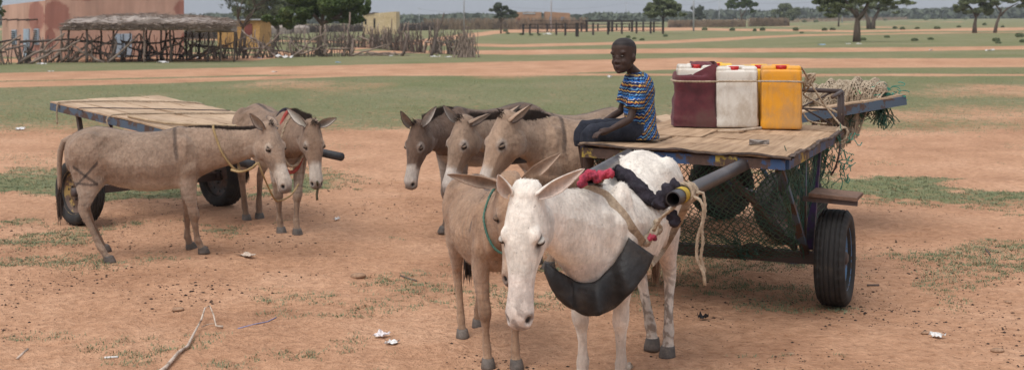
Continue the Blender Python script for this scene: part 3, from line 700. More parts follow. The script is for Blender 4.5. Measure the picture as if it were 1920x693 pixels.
def louvre(s0, s1, z0, z1):
    f = onwall(hall, a2, u2, w2, s0, s1, z0, z1, BLUEM, 'window')
    mb = MB()
    for k in range(7): mb.bar(Lc(hall, a2 + u2 * (s0 + .03) + Vector((0, 0, z0 + (k + .7) * (z1 - z0) / 7.6)) - w2 * .11), Lc(hall, a2 + u2 * (s1 - .03) + Vector((0, 0, z0 + (k + .7) * (z1 - z0) / 7.6)) - w2 * .11), .02, .035)
    mb.build('louvres', DARK, f, False)
louvre(s2(24), s2(32), .62, 1.35); louvre(s2(66), s2(74), .66, 1.42)
onwall(hall, a2, u2, w2, s2(46), s2(56), .02, 1.40, BLUEM, 'door', label='narrow pale blue metal door')
for px in (13, 34, 54, 70):
    mb = MB(); c = a2 + u2 * s2(px) + Vector((0, 0, 1.87)); mb.bar(Lc(hall, c + w2 * .1), Lc(hall, c - w2 * .55 - Vector((0, 0, .05))), .09, .07)
    mb.build('rain_spout', STICKD, hall, False)

# ochre shed behind the shelter
def shed(name, label, px0, px1, ybase, ytop0, ytop1, depth, mat, roofmat=None, openings=(), D=None, yaw_d=0.0, over=.2, roofdrop=0.0):
    g0 = G(px0, ybase); D0 = D or g0.y; a, u, w, L = wall_frame(px0, D0, px1, D0 + yaw_d)
    r = empty(name, (a.x, a.y, 0), label=label, cat='building')
    h0 = CH - (ytop0 - HY) * D0 / FPX - a.z; h1 = CH - (ytop1 - HY) * (D0 + yaw_d) / FPX - a.z
    house(r, a, u, w, L, depth, h0, mat, 'wall', h1)
    if roofmat:
        mb = MB(); up = Vector((0, 0, 1)); th = .09 * D0 / 90
        c = [a - u * over - w * over + up * (h0 + .004), a + u * (L + over) - w * over + up * (h1 + .004), a + u * (L + over) + w * (depth + over) + up * (h1 + .004 - roofdrop), a - u * over + w * (depth + over) + up * (h0 + .004 - roofdrop)]
        vs = [Lc(r, v) for v in c] + [Lc(r, v + up * th) for v in c]
        mb.add(vs, [(0, 1, 5, 4), (1, 2, 6, 5), (2, 3, 7, 6), (3, 0, 4, 7), (4, 5, 6, 7), (3, 2, 1, 0)]); mb.build('roof', roofmat, r, False)
    for (nm, x0, x1, y0, y1, om) in openings:
        k = lambda px: spx(px, a, u)
        z0 = CH - (y1 - HY) * D0 / FPX - a.z; z1 = CH - (y0 - HY) * D0 / FPX - a.z
        onwall(r, a, u, w, k(x0), k(x1), max(z0, .02), z1, om, nm, out=.04 * D0 / 60)
    return r
REDM = pm('dark_red_metal', (.16, .035, .03), (.22, .06, .05), 3, .6, bd=0)
BLUEW = pm('blue_shutter', (.10, .17, .26), (.14, .21, .30), 3, .6, bd=0)
shed('ochre_shed', 'ochre walled shed with tin roof and dark red door behind the bare tree', 408, 487, 69, 40, 38, 4, OCHRE, TIN, [('door', 459, 473, 45, 66, REDM)], D=84)
shed('cream_building', 'small cream brick building with sloping dark roof beyond the stick fence', 681, 700, 57, 29, 26, 5, CREAM, STICKD, [('window', 684, 687, 36, 46, DARK)], D=150, over=.1)
shed('cream_block', 'taller cream brick end wall of the small building with a doorway', 700, 742.5, 57, 25.5, 22, 5, CREAM, None, [('door', 696.5 + 4, 699.5 + 4, 35, 52, DARK)], D=150)
shed('mud_brick_house', 'tan mud brick house with red door, left of the two beyond the pen', 965, 1015, 52, 23, 23, 8, TANB, None, [('door', 970, 975, 34, 47, REDM), ('roof_sheet', 980, 1004, 24, 27, TIN)], D=215)
shed('mud_house', 'tan mud brick house with blue shuttered openings behind the light pole', 1022, 1069, 52, 22, 25, 8, TANB, None, [('door', 1030, 1035, 32, 47, BLUEW), ('window', 1052, 1058, 32, 39, BLUEW)], D=215)

# ---- crooked branches
def crook(p0, p1, r0, r1, rs, n=5, w=.06):
    p0 = Vector(p0); p1 = Vector(p1); L = (p1 - p0).length
    pts = [p0 + (p1 - p0) * (i / n) + Vector((rs.uniform(-1, 1), rs.uniform(-1, 1), rs.uniform(-.4, .4))) * (w * L if 0 < i < n else 0) for i in range(n + 1)]
    return pts, [r0 + (r1 - r0) * i / n for i in range(n + 1)]
rs = random.Random(5)

# brush roofed shelter
sh_o = G(290, 113); sh = empty('brush_shelter', (sh_o.x, sh_o.y, 0), label='low open shelter of crooked posts with a grey brush roof before pink building', cat='shelter')
Dn, Df = 54.0, 58.5
def SP(px, D, z): return Vector(((px - 960) * D / FPX, D, z + gz((px - 960) * D / FPX, D)))
# roof: a thick sagging mat of twigs
mb = MB(); nx, ny = 50, 10; top = []; bot = []
for i in range(nx + 1):
    for j in range(ny + 1):
        fx = i / nx; D = Dn - .3 + (Df - Dn + .6) * j / ny; px = 122 + (440 - 122) * fx
        z = 1.50 + .16 * math.sin(fx * 3.1) + .32 * math.sin(math.pi * min(1, (j + .8) / ny)) ** .7 + .14 * (fbm(fx * 14, j * .9, 3, 7) - .5) * 2
        if fx < .05: z -= .20 * (1 - fx / .05)
        if fx > .74: z -= .05 + .2 * (fx - .74)
        p = SP(px + (j - 5) * 1.2 + rs.uniform(-1, 1), D, z); top.append(p)
        bot.append(SP(px + (j - 5) * 1.2, D + .0, 1.42 - .1 * (fx > .74) + .05 * (fbm(fx * 20, j, 2, 8) - .5)))
q = (nx + 1) * (ny + 1); fs = []
for i in range(nx):
    for j in range(ny):
        k = i * (ny + 1) + j; fs += [(k, k + ny + 1, k + ny + 2, k + 1), (q + k, q + k + 1, q + k + ny + 2, q + k + ny + 1)]
    for j in (0, ny): k = i * (ny + 1) + j; fs.append((k, q + k, q + k + ny + 1, k + ny + 1))
for j in range(ny):
    for i in (0, nx): k = i * (ny + 1) + j; fs.append((k, k + 1, q + k + 1, q + k))
mb.add([Lc(sh, p) for p in top + bot], fs); roof = mb.build('brush_roof', THATCH, sh, False)
mb = MB()
for k in range(1500):
    fx = rs.random(); D = rs.uniform(Dn - .4, Df + .2); i = int(fx * nx); j = int((D - Dn + .4) / (Df - Dn + .6) * ny); j = min(max(j, 0), ny)
    z0 = top[i * (ny + 1) + j].z; edge = rs.random() < .35
    p = SP(122 + 318 * fx, Dn - .35 if edge else D, 0); p.z = (rs.uniform(1.36, 1.62) if edge else z0 + rs.uniform(-.03, .05))
    a_ = rs.uniform(-.5, .5) if rs.random() < .7 else rs.uniform(0, 3.1); L_ = rs.uniform(.25, .8)
    d_ = Vector((math.cos(a_), math.sin(a_) * .7, rs.uniform(-.22, .16)))
    mb.tube([Lc(sh, p - d_ * L_ / 2), Lc(sh, p + d_ * L_ / 2 + Vector((0, 0, rs.uniform(-.05, .08))))], [.014, .006], 3, False)
mb.build('loose_twigs', STICK, roof, False, kind='stuff')
for D in (Dn, Df):
    for (x0, x1) in ((112, 205), (200, 300), (292, 372), (365, 444)):
        mb = MB(); pts, rr = crook(SP(x0, D, 1.40 - .08 * (x0 > 300)), SP(x1, D, 1.40 - .1 * (x0 > 300)), .055, .04, rs, 6, .012); mb.tube([Lc(sh, p) for p in pts], rr, 6); mb.build('beam', STICK, sh)
for (x, D, zt) in ((114, 54, 1.38), (130, 54, 1.5), (163, 53.8, 1.5), (189, 56, 1.4), (213, 54.5, 1.4), (270, 54, 1.42), (275, 56, 1.42), (302, 57, 1.42), (311, 57.5, 1.4), (319, 54.5, 1.42), (349, 57, 1.3), (360, 58, 1.3), (391, 54.5, 1.32), (414, 56, 1.3), (440, 54.5, 1.25), (443, 57, 1.25)):
    mb = MB(); pts, rr = crook(SP(x + rs.uniform(-3, 3), D, -.05), SP(x, D, zt), .075 if x in (163, 319) else .05, .045, rs, 5, .025); mb.tube([Lc(sh, p) for p in pts], rr, 6); mb.build('post', STICKD if x % 3 else STICK, sh)

# stick fences: posts and rails, each its own part
def stick_fence(name, label, pts, step, h, rs, rails=2, lean=.25, thick=.045, mat=STICK, dense=0, hvar=.45, diag=0):
    o = pts[0]; r = empty(name, (o[0], o[1], 0), label=label, cat='fence'); allp = []
    for (p, q) in zip(pts[:-1], pts[1:]):
        p = Vector(p); q = Vector(q); n_ = max(1, int((q - p).length / step))
        for k in range(n_): allp.append(p + (q - p) * (k / n_) + Vector((rs.uniform(-.3, .3) * step, rs.uniform(-.2, .2), 0)))
    allp.append(Vector(pts[-1]))
    for p in allp:
        p.z = gz(p.x, p.y); mb = MB(); hh = h * rs.uniform(1 - hvar, 1 + hvar); tp = p + Vector((rs.uniform(-lean, lean), rs.uniform(-lean, lean) * .5, hh))
        pp, rr = crook(p - Vector((0, 0, .1)), tp, thick * rs.uniform(.8, 1.5), thick * .45, rs, 5, .07); mb.tube([Lc(r, v) for v in pp], rr, 5)
        if rs.random() < .6:
            b0 = pp[rs.choice([2, 3])]; b1 = b0 + Vector((rs.uniform(-.35, .35), rs.uniform(-.1, .1), rs.uniform(.15, .5) * h)); p2, r2 = crook(b0, b1, thick * .6, thick * .25, rs, 3, .08); mb.tube([Lc(r, v) for v in p2], r2, 4)
        mb.build('post', mat if rs.random() < .6 else STICKD, r)
    for k in range(rails):
        i = 0
        while i < len(allp) - 1:
            j = min(len(allp) - 1, i + rs.choice([2, 3, 4])); z = h * (.45 + .35 * k) + rs.uniform(-.12, .12) * h; z2 = z + rs.uniform(-.25, .2) * h
            mb = MB(); pp, rr = crook(allp[i] + Vector((0, -.04, z)), allp[j] + Vector((0, -.04, z2)), thick, thick * .6, rs, 6, .03); mb.tube([Lc(r, v) for v in pp], rr, 5); mb.build('rail', STICK if rs.random() < .6 else STICKD, r); i = j
    for k in range(diag):
        p = allp[rs.randrange(len(allp))] + Vector((rs.uniform(-.4, .4), -.12, 0)); s_ = rs.choice([-1, 1]); q = p + Vector((s_ * rs.uniform(.8, 2.2), rs.uniform(-.1, .2), h * rs.uniform(.5, 1.15)))
        mb = MB(); pp, rr = crook(p, q, thick * 1.1, thick * .45, rs, 6, .05); mb.tube([Lc(r, v) for v in pp], rr, 5); mb.build('leaning_branch', STICK, r)
    if dense:
        mb = MB(); 
        for k in range(dense):
            t = rs.random() * (len(allp) - 1); i = int(t); p = allp[i] + (allp[min(i + 1, len(allp) - 1)] - allp[i]) * (t - i) + Vector((0, rs.uniform(-.2, .2), 0))
            pp, rr = crook(p, p + Vector((rs.uniform(-.35, .35), rs.uniform(-.15, .15), h * rs.uniform(.5, 1.1))), thick * .45, thick * .2, rs, 3, .06); mb.tube([Lc(r, v) for v in pp], rr, 3, False)
        mb.build('brushwood', STICKD, r, kind='stuff')
    return r
fp = lambda *ps: [tuple(G(x, y)) for x, y in ps]
stick_fence('stick_fence', 'crooked stick fence running in front of the brush shelter', fp((-30, 123), (55, 119), (110, 117), (215, 117), (345, 112)), .62, 1.1, rs, 2, .4, .06, diag=18, dense=90)
stick_fence('stick_fence', 'crooked stick fence with few rails between shelter and green tree', fp((352, 111), (450, 110), (560, 107), (660, 106)), .5, 1.15, rs, 1, .4, .055, diag=12, dense=140)
stick_fence('stick_fence', 'dense stick fence bristling with upright poles right of the green tree', fp((612, 88), (690, 90), (770, 98), (868, 104)), .45, 1.25, rs, 1, .35, .055, dense=420)
stick_fence('stick_fence', 'line of thin upright stakes behind the bare tree', fp((350, 88), (450, 87), (520, 84), (612, 82)), .5, 1.1, rs, 1, .2, .05, mat=STICKD, dense=160)
stick_fence('stick_fence', 'pale heap of leaning poles marking the front row right of the tree', fp((668, 106), (740, 105.5), (800, 105.5), (860, 106)), 1.1, 1.5, rs, 0, .8, .07)
def brush_pile(label, px, py, wpx, hpx, N, rs, lie=False):
    N = int(N * .8)
    g = G(px, py); r = MB(); W = wpx * mpx(g.y); H = hpx * mpx(g.y)
    for k in range(N):
        x = rs.gauss(0, .28) * W; y = rs.uniform(-.25, .25) * min(W, 1.5)
        if lie: p = Vector((x, y, rs.uniform(0, H * .7))); q = p + Vector((rs.uniform(-.5, .5) * W * .5, rs.uniform(-.2, .2), rs.uniform(-.05, .1)))
        else: p = Vector((x * 1.1, y, 0)); q = Vector((x * .75 + rs.gauss(0, .12) * W, y * .5, H * rs.uniform(.4, 1.05)))
        pp, rr = crook(p, q, .04, .015, rs, 4, .07); r.tube(pp, rr, 4, False)
    o = r.build('brush_pile', STICK, None); o.location = g; return tag(o, label, 'brush pile')
brush_pile('heap of dry branches stacked upright at the right end of the stick fence', 876, 108, 34, 50, 130, rs)
brush_pile('low heap of pale logs lying along the foot of the stick fence', 720, 104.5, 110, 7, 70, rs, True)
# long brush hedge beyond, and stalk fences far off
def hedge(label, p0, p1, h, N, rs, mat=STALK, width=.5, r=.03, nm='stalk_fence'):
    a = G(*p0); b_ = G(*p1); V = MB()
    for k in range(N):
        t = rs.random(); p = a + (b_ - a) * t + Vector((rs.uniform(-.2, .2), rs.uniform(-width, width), -.05)); p.z = gz(p.x, p.y) - .05
        V.tube([p - a, p - a + Vector((rs.uniform(-.2, .2), rs.uniform(-.15, .15), h * rs.uniform(.6, 1.12)))], [r, r * .5], 3, False)
    o = V.build(nm, mat, None, False); o.location = a; return tag(o, label, 'fence')
hedge('dark brush hedge in front of the cream building, left of the light pole', (490, 63), (815, 57), 1.15, 1900, rs, STICKD, .5, .05, 'brush_hedge')
hedge('pale brush fence between the light pole and the mud brick houses', (795, 56.5), (1100, 55), 1.75, 1500, rs, STALK, .6, .06)
hedge('long dry stalk fence right of the flat topped acacia', (1253, 52), (1397, 51), 1.25, 1500, rs, STALK, .6, .06)
hedge('short dry stalk fence beneath the round bush', (1405, 50), (1478, 49), 1.5, 800, rs, STALK, .6, .07)
hedge('dry grass and stalk field edge behind the tall trees', (1480, 42), (1700, 37), 1.2, 900, rs, STALK, 4, .09)
hedge('brown thicket of branches behind the left stick fences', (350, 74), (500, 70), 1.0, 900, rs, STICKD, .6, .045, 'brush_hedge')
def thatch_hut(label, px0, px1, y, h):
    g = G((px0 + px1) / 2, y); W = (px1 - px0) * mpx(g.y); r = empty('brush_lean_to', g, label=label, cat='shelter')
    mb = MB(); rr = [[Vector((W / 2 * math.copysign(abs(math.cos(t)) ** .6, math.cos(t)) * k, 1.1 * math.sin(t) * k, z)) for t in [i * math.pi / 9 for i in range(18)]] for k, z in ((1, 0), (1.03, h * .7), (.8, h * .93), (.35, h))]
    mb.loft(rr); o = mb.build('thatch', THATCH, r, False)
thatch_hut('low round topped brush hut between ochre shed and green tree', 488, 548, 64, 1.15)
thatch_hut('second low brush hut behind the green tree trunk', 552, 580, 63, 1.05)

# pen of dark posts
pen_pts = fp((978, 67), (1075, 69), (1250, 64), (1232, 55), (1010, 58), (978, 67))
pen = empty('livestock_pen', (*Vector(pen_pts[1]).xy, 0), label='open livestock pen of dark posts and thin rails with two framed gates', cat='pen')
PENM = pm('dark_pen_wood', (.022, .017, .016), (.05, .038, .034), 4, .9, bd=0)
def pen_post(px, py, top, r=.10):
    g = G(px, py); mb = MB(); z = (py - top) * mpx(g.y); mb.bar(Lc(pen, g), Lc(pen, g + Vector((0, 0, z))), r * 2, r * 2, (0, 1, 0)); mb.build('post', PENM, pen, False); return g
for x, y, t in ((981, 66, 45), (993.5, 64, 45), (1008.5, 64, 45), (1026, 60, 45), (1043, 66, 43), (1060, 67, 43), (1090, 60, 43), (1112, 66, 43), (1140, 65, 41), (1166, 64, 41), (1193.5, 63, 41), (1206, 60, 41), (1220, 63, 41), (1226, 61, 41), (1243, 64, 33), (1147, 59, 44), (1156, 58, 44), (1121, 58, 44), (1180, 58, 44)): pen_post(x, y, t)
pen_post(1082, 69, 43, .16)
for x0, x1, y, t in ((1100, 1142, 60, 38), (1148, 1185, 60, 38.5)):
    for x in (x0, x1): pen_post(x, y, t, .13)
    g0 = G(x0, y); g1 = G(x1, y); z = (y - t) * mpx(g0.y); mb = MB(); mb.bar(Lc(pen, g0 + Vector((-.2, -.14, z - .1))), Lc(pen, g1 + Vector((.2, -.14, z - .1))), .2, .24); mb.build('lintel', PENM, pen, False)
for (p, q) in (((981, 66), (1060, 67)), ((1060, 67), (1140, 65)), ((1140, 65), (1243, 64)), ((993, 59), (1120, 58)), ((1120, 58), (1235, 57))):
    for f in (.35, .62, .9):
        a_ = G(*p); b_ = G(*q); z = 22 * mpx(a_.y) * f; mb = MB(); mb.tube([Lc(pen, a_ + Vector((0, -.12, z))), Lc(pen, (a_ + b_) / 2 + Vector((0, -.12, z - .05))), Lc(pen, b_ + Vector((0, -.12, z)))], .035, 4); mb.build('rail', PENM, pen)

# light poles and wires
POLE = pm('pale_grey_pole', (.33, .34, .36), (.42, .43, .45), 3, .5, bd=0)
WIRE = pm('wire', (.16, .165, .17), (.2, .2, .21), 3, .6, bd=0)
for (x, y, t, r, lb) in ((870, 62, -60, .09, 'tall pale light pole beside the heap of branches'), (1033.5, 58, -40, .11, 'tall pale pole in front of the mud brick houses'), (1174, 41, 4, .16, 'thin pole with wires behind the livestock pen'),
                      (1300.5, 59, -40, .12, 'tall pale pole right of the flat topped acacia'), (1348.5, 43, -3, .16, 'short distant pole above the stalk fence'), (786, 44, 16, .14, 'thin distant pole right of the cream building'), (1579, 43, 4, .15, 'pale pole hidden among the big trees')):
    g = G(x, y); r0 = empty('light_pole', g, label=lb, cat='pole'); z = (y - t) * mpx(g.y)
    mb = MB(); mb.tube([(0, 0, -.3), (0, 0, z)], [r, r * .7], 10); mb.build('shaft', POLE, r0)
    mb = MB(); mb.bar((-.6 * r * 8, 0, z * .985), (.6 * r * 8, 0, z * .985), r * .8, r * .8); mb.build('cross_arm', POLE, r0, False)
def wire(label, a, b_, sag):
    mb = MB(); mb.tube([a + (b_ - a) * t - Vector((0, 0, sag * 4 * t * (1 - t))) for t in [i / 14 for i in range(15)]], .035, 4, False); mb.build('power_line', WIRE, label=label, cat='wire')
def top(x, y, t): g = G(x, y); return g + Vector((0, 0, (y - t) * mpx(g.y)))
wire('sagging power line left of the tall light pole', top(786, 44, 17), top(960, 44, 14), 1.4)
wire('power line running from mud brick houses to the pen', top(960, 44, 14), top(1174, 41, 6), 1.3)
wire('power line running over the flat topped acacia', top(1174, 41, 6), top(1348, 43, 2), 1.2)
wire('power line crossing the sky above the round bush', top(1348, 43, 2), top(1579, 43, -1), .9)

# ---- trees
def leafmat(name, c1, c2, c3):
    m, n, l, b = newmat(name)
    c = ramp(n, l, noise(n, l, 1.3, 3, .7), [(.3, c1), (.5, c2), (.72, c3)]); l.new(c, b.inputs['Base Color']); b.inputs['Roughness'].default_value = .7; b.inputs['Specular IOR Level'].default_value = .15
    try: b.inputs['Subsurface Weight'].default_value = 0
    except Exception: pass
    return m
LEAF = leafmat('leaves', (.085, .105, .05), (.14, .16, .08), (.21, .23, .12))
LEAFG = leafmat('grey_green_leaves', (.065, .080, .052), (.10, .118, .078), (.14, .155, .11))
LEAFB = leafmat('bright_leaves', (.05, .075, .025), (.085, .12, .04), (.14, .17, .06))
def leaves(name, lobes, N, size, mat, parent, seed, holes=.42):
    N = int(N * 3.2); holes -= .06; size *= .8; rg = np.random.default_rng(seed); V = []
    vol = np.array([a[3] * a[4] * a[5] for a in lobes]) ** .75; cnt = (N * vol / vol.sum()).astype(int)
    for (cx, cy, cz, rx, ry, rz), k in zip(lobes, cnt):
        d = rg.normal(size=(k, 3)); d /= np.linalg.norm(d, axis=1)[:, None]; r = rg.uniform(.1, 1.05, k) ** .5
        p = d * r[:, None] * np.array([rx, ry, rz]) + np.array([cx, cy, cz])
        f = fbm(p[:, 0] / size / 3.6 + 9, p[:, 2] / size / 3 + p[:, 1] / size / 4.5, 3, seed) ; p = p[f > holes + rg.uniform(-.04, .04, k)]; V.append(p)
    p = np.concatenate(V); n_ = len(p); u = rg.normal(size=(n_, 3)); u /= np.linalg.norm(u, axis=1)[:, None]; w = rg.normal(size=(n_, 3)); w = np.cross(u, w); w /= np.linalg.norm(w, axis=1)[:, None]
    s = rg.uniform(.5, 1.2, n_)[:, None] * size; q = np.stack([p - u * s * .5, p + w * s * .35, p + u * s * .5, p - w * s * .35], 1)
    return npmesh(name, q.reshape(-1, 3), np.arange(4 * n_).reshape(-1, 4), mat, parent)
def tree(label, px, py, rs, trunk_px, forks, lobes, N, size, mat=LEAF, bare=0, cat='tree', name='tree', bark=BARK, holes=.42, depth=.75):
    """forks: px-offset polylines from the base (dx right, dy up, in photo pixels, depth in px); lobes in px: (dx, up, rx, rz)"""
    g = G(px, py); k = mpx(g.y); r = empty(name, g, label=label, cat=cat)
    mb = MB()
    for f in forks:
        pts = [Vector((x * k, z_ * k * rs.choice([-1, 1]) * .3, y * k)) for (x, y, z_) in f[1]]
        n_ = len(pts); mb.tube(pts, [max(f[0] * k * (1 - .72 * i / (n_ - 1)), .02) for i in range(n_)], 7)
    for i in range(bare):
        f = rs.choice(forks)[1]; a_ = f[-1]; d = rs.uniform(-1.3, 1.3); L_ = rs.uniform(10, 30)
        p0 = Vector((a_[0] * k, 0, a_[1] * k)); p1 = p0 + Vector((math.sin(d) * L_ * k, rs.uniform(-.4, .4) * L_ * k, math.cos(d) * L_ * k * rs.uniform(.2, 1)))
        pp, rr = crook(p0, p1, trunk_px * .14 * k, .012, rs, 4, .08); mb.tube(pp, rr, 4, False)
        for j in range(3):
            q = pp[rs.choice([2, 3])]; p2, r2 = crook(q, q + Vector((rs.uniform(-.4, .4), rs.uniform(-.3, .3), rs.uniform(-.1, .4))) * L_ * k * .8, trunk_px * .07 * k, .008, rs, 3, .1); mb.tube(p2, r2, 3, False)
    mb.build('trunk', bark, r)
    if lobes:
        sub = []
        for (x, y, rx, rz) in lobes:
            for q in range(11):
                e_ = rs.uniform(.22, .48); sub.append(((x + rs.uniform(-.8, .8) * rx) * k, rs.uniform(-.7, .7) * rx * k * depth, (y + rs.uniform(-.7, .7) * rz) * k, rx * k * e_, rx * k * e_ * depth, rz * k * e_))
        leaves('crown', sub, N, size, mat, r, rs.randint(0, 9999), holes)
    return r
rt = random.Random(21)
TG = 'trees on the plain'
tree('full green tree standing inside the stick fences', 597, 104, rt, 14, [(7, [(0, -3, 0), (3, 25, 0), (6, 50, 0), (8, 66, 0)]), (4, [(8, 58, 0), (-8, 76, 10), (-25, 90, 20), (-45, 102, 20)]), (4, [(8, 60, 0), (30, 70, 10), (52, 82, 20), (70, 90, 20)]), (3.5, [(8, 66, 0), (10, 95, 10), (14, 130, 10)]), (2.5, [(14, 66, 0), (45, 70, 10), (66, 74, 15)])],
     [(-52, 76, 36, 20), (-20, 92, 44, 22), (40, 92, 46, 24), (62, 76, 28, 18), (-78, 66, 24, 16), (8, 104, 60, 22), (34, 66, 22, 12), (-36, 60, 22, 12), (82, 92, 14, 14)], 30000, .16, LEAFB, holes=.40)
tree('bare forked tree with thin twigs in front of the ochre shed', 454, 104, rt, 7, [(3.5, [(-6, -2, 0), (-2, 30, 0), (2, 55, 0), (10, 72, 0), (22, 84, 0)]), (3.5, [(4, -2, 0), (4, 30, 0), (2, 52, 0)]), (3, [(2, 52, 0), (-8, 70, 6), (-10, 95, 10), (-16, 112, 0)]), (2.5, [(2, 55, 0), (18, 74, 6), (26, 92, 10)]), (2, [(-8, 70, 0), (-3, 90, 0), (4, 112, 0)])],
     [(0, 96, 40, 16)], 900, .10, LEAFG, bare=26, holes=.5)
tree('dark green leafy thicket behind the bare tree and the brush hut', 520, 74, rt, 10, [(4, [(0, -2, 0), (2, 20, 0), (0, 45, 0)]), (3, [(0, 20, 0), (-20, 40, 0)])], [(-15, 50, 34, 24), (30, 44, 32, 20), (-50, 62, 34, 22), (5, 75, 50, 22)], 16000, .2, LEAF)
tree('leafy tree peeking in at the left edge beside the pink building', -6, 122, rt, 8, [(4, [(0, -2, 0), (0, 60, 0), (2, 110, 0)])], [(0, 112, 14, 22), (8, 98, 8, 8), (2, 135, 20, 12)], 1800, .12, LEAF)
tree('slim feathery acacia left of the mud brick houses', 939, 63, rt, 5, [(1.8, [(0, -1, 0), (1, 22, 0), (0, 42, 0)]), (1.2, [(0, 20, 0), (10, 34, 0), (16, 42, 0)]), (1.2, [(0, 22, 0), (-8, 36, 0)])], [(0, 50, 13, 8), (-10, 42, 10, 6), (14, 40, 14, 6), (4, 32, 16, 5), (22, 32, 12, 5)], 2600, .32, LEAFG, holes=.46)
tree('flat topped acacia beside the right end of the pen', 1243, 64, rt, 6, [(2.2, [(0, -1, 0), (1, 18, 0), (1, 34, 0)]), (1.6, [(1, 30, 0), (-14, 42, 0), (-24, 48, 0)]), (1.6, [(1, 30, 0), (14, 42, 0), (26, 48, 0)]), (1.5, [(1, 32, 0), (2, 50, 0)])], [(2, 58, 22, 9), (-14, 50, 20, 9), (18, 48, 22, 9), (-6, 42, 26, 7), (26, 38, 16, 6), (-20, 34, 12, 4)], 7000, .34, LEAF)
tree('small round tree beyond the tall pole and the acacia', 1309, 46, rt, 4, [(1.4, [(0, -1, 0), (0, 14, 0)])], [(0, 24, 13, 12), (4, 16, 12, 8)], 2600, .5, LEAFG)
tree('leafy tree whose crown leaves the top of the picture above the stalk fence', 1392, 50, rt, 5, [(2, [(0, -1, 0), (-2, 18, 0), (-4, 34, 0)]), (1.4, [(-2, 18, 0), (8, 34, 0), (14, 44, 0)])], [(-8, 48, 18, 10), (12, 42, 14, 9), (-18, 38, 14, 8), (2, 60, 24, 8), (16, 30, 8, 5)], 3600, .36, LEAFB, holes=.45)
tree('dense round bush tree above the short stalk fence', 1473, 43, rt, 5, [(2, [(0, -1, 0), (0, 12, 0)]), (1.5, [(0, 2, 0), (8, 14, 0)])], [(0, 20, 22, 16), (-12, 16, 14, 10), (12, 17, 14, 12)], 5200, .55, LEAF, holes=.38)
tree('big broad tree with thick dark trunk, nearest of those at right', 1606, 79, rt, 14, [(8, [(0, -3, 0), (1, 26, 0), (2, 46, 0), (0, 62, 0)]), (5, [(2, 42, 0), (14, 56, 0), (22, 74, 0), (30, 95, 0)]), (5, [(1, 48, 0), (-12, 64, 0), (-24, 84, 0)]), (3, [(-12, 62, 0), (-36, 72, 0), (-54, 78, 0)])],
     [(-36, 72, 30, 9), (-50, 62, 22, 8), (-10, 88, 36, 14), (40, 84, 40, 10), (66, 78, 24, 7), (-60, 80, 24, 10), (-42, 50, 16, 6), (92, 76, 16, 5)], 9000, .21, LEAF, bare=8)
tree('leaning double trunked tree just behind the big broad tree', 1632, 55, rt, 14, [(5.5, [(-2, -2, 0), (-4, 16, 0), (-10, 32, 0), (-16, 44, 0)]), (5, [(4, -2, 0), (6, 16, 0), (14, 32, 0), (18, 46, 0)])], [(-10, 48, 30, 10), (20, 44, 30, 10), (34, 36, 26, 7), (-24, 36, 22, 8), (50, 46, 26, 8)], 7000, .32, LEAF)
tree('small thin tree left of the big broad tree', 1572, 50, rt, 5, [(2, [(0, -1, 0), (1, 14, 0), (0, 26, 0)])], [(-4, 30, 18, 6), (8, 26, 14, 5), (-14, 38, 22, 6)], 2200, .4, LEAFG, holes=.46)
tree('leafy tree with forked trunk near the right edge', 1827, 62, rt, 9, [(5, [(0, -2, 0), (1, 18, 0), (4, 34, 0)]), (3, [(4, 30, 0), (-6, 46, 0), (-20, 60, 0)]), (3, [(4, 32, 0), (14, 48, 0), (20, 64, 0)])], [(-22, 44, 16, 10), (14, 46, 20, 12), (-4, 62, 30, 10), (26, 40, 10, 7)], 4200, .26, LEAF, holes=.45)
tree('slender leaning tree at the right edge with open crown', 1865, 62, rt, 7, [(3.6, [(0, -2, 0), (4, 18, 0), (10, 34, 0), (14, 48, 0)]), (2.4, [(10, 32, 0), (24, 46, 0), (44, 56, 0)]), (2.2, [(12, 40, 0), (2, 52, 0), (-6, 62, 0)])], [(4, 58, 16, 7), (34, 62, 22, 6), (50, 52, 10, 5)], 1700, .24, LEAF, holes=.47)
SHRUBM = leafmat('shrub_leaves', (.10, .125, .065), (.15, .18, .095), (.21, .24, .14))
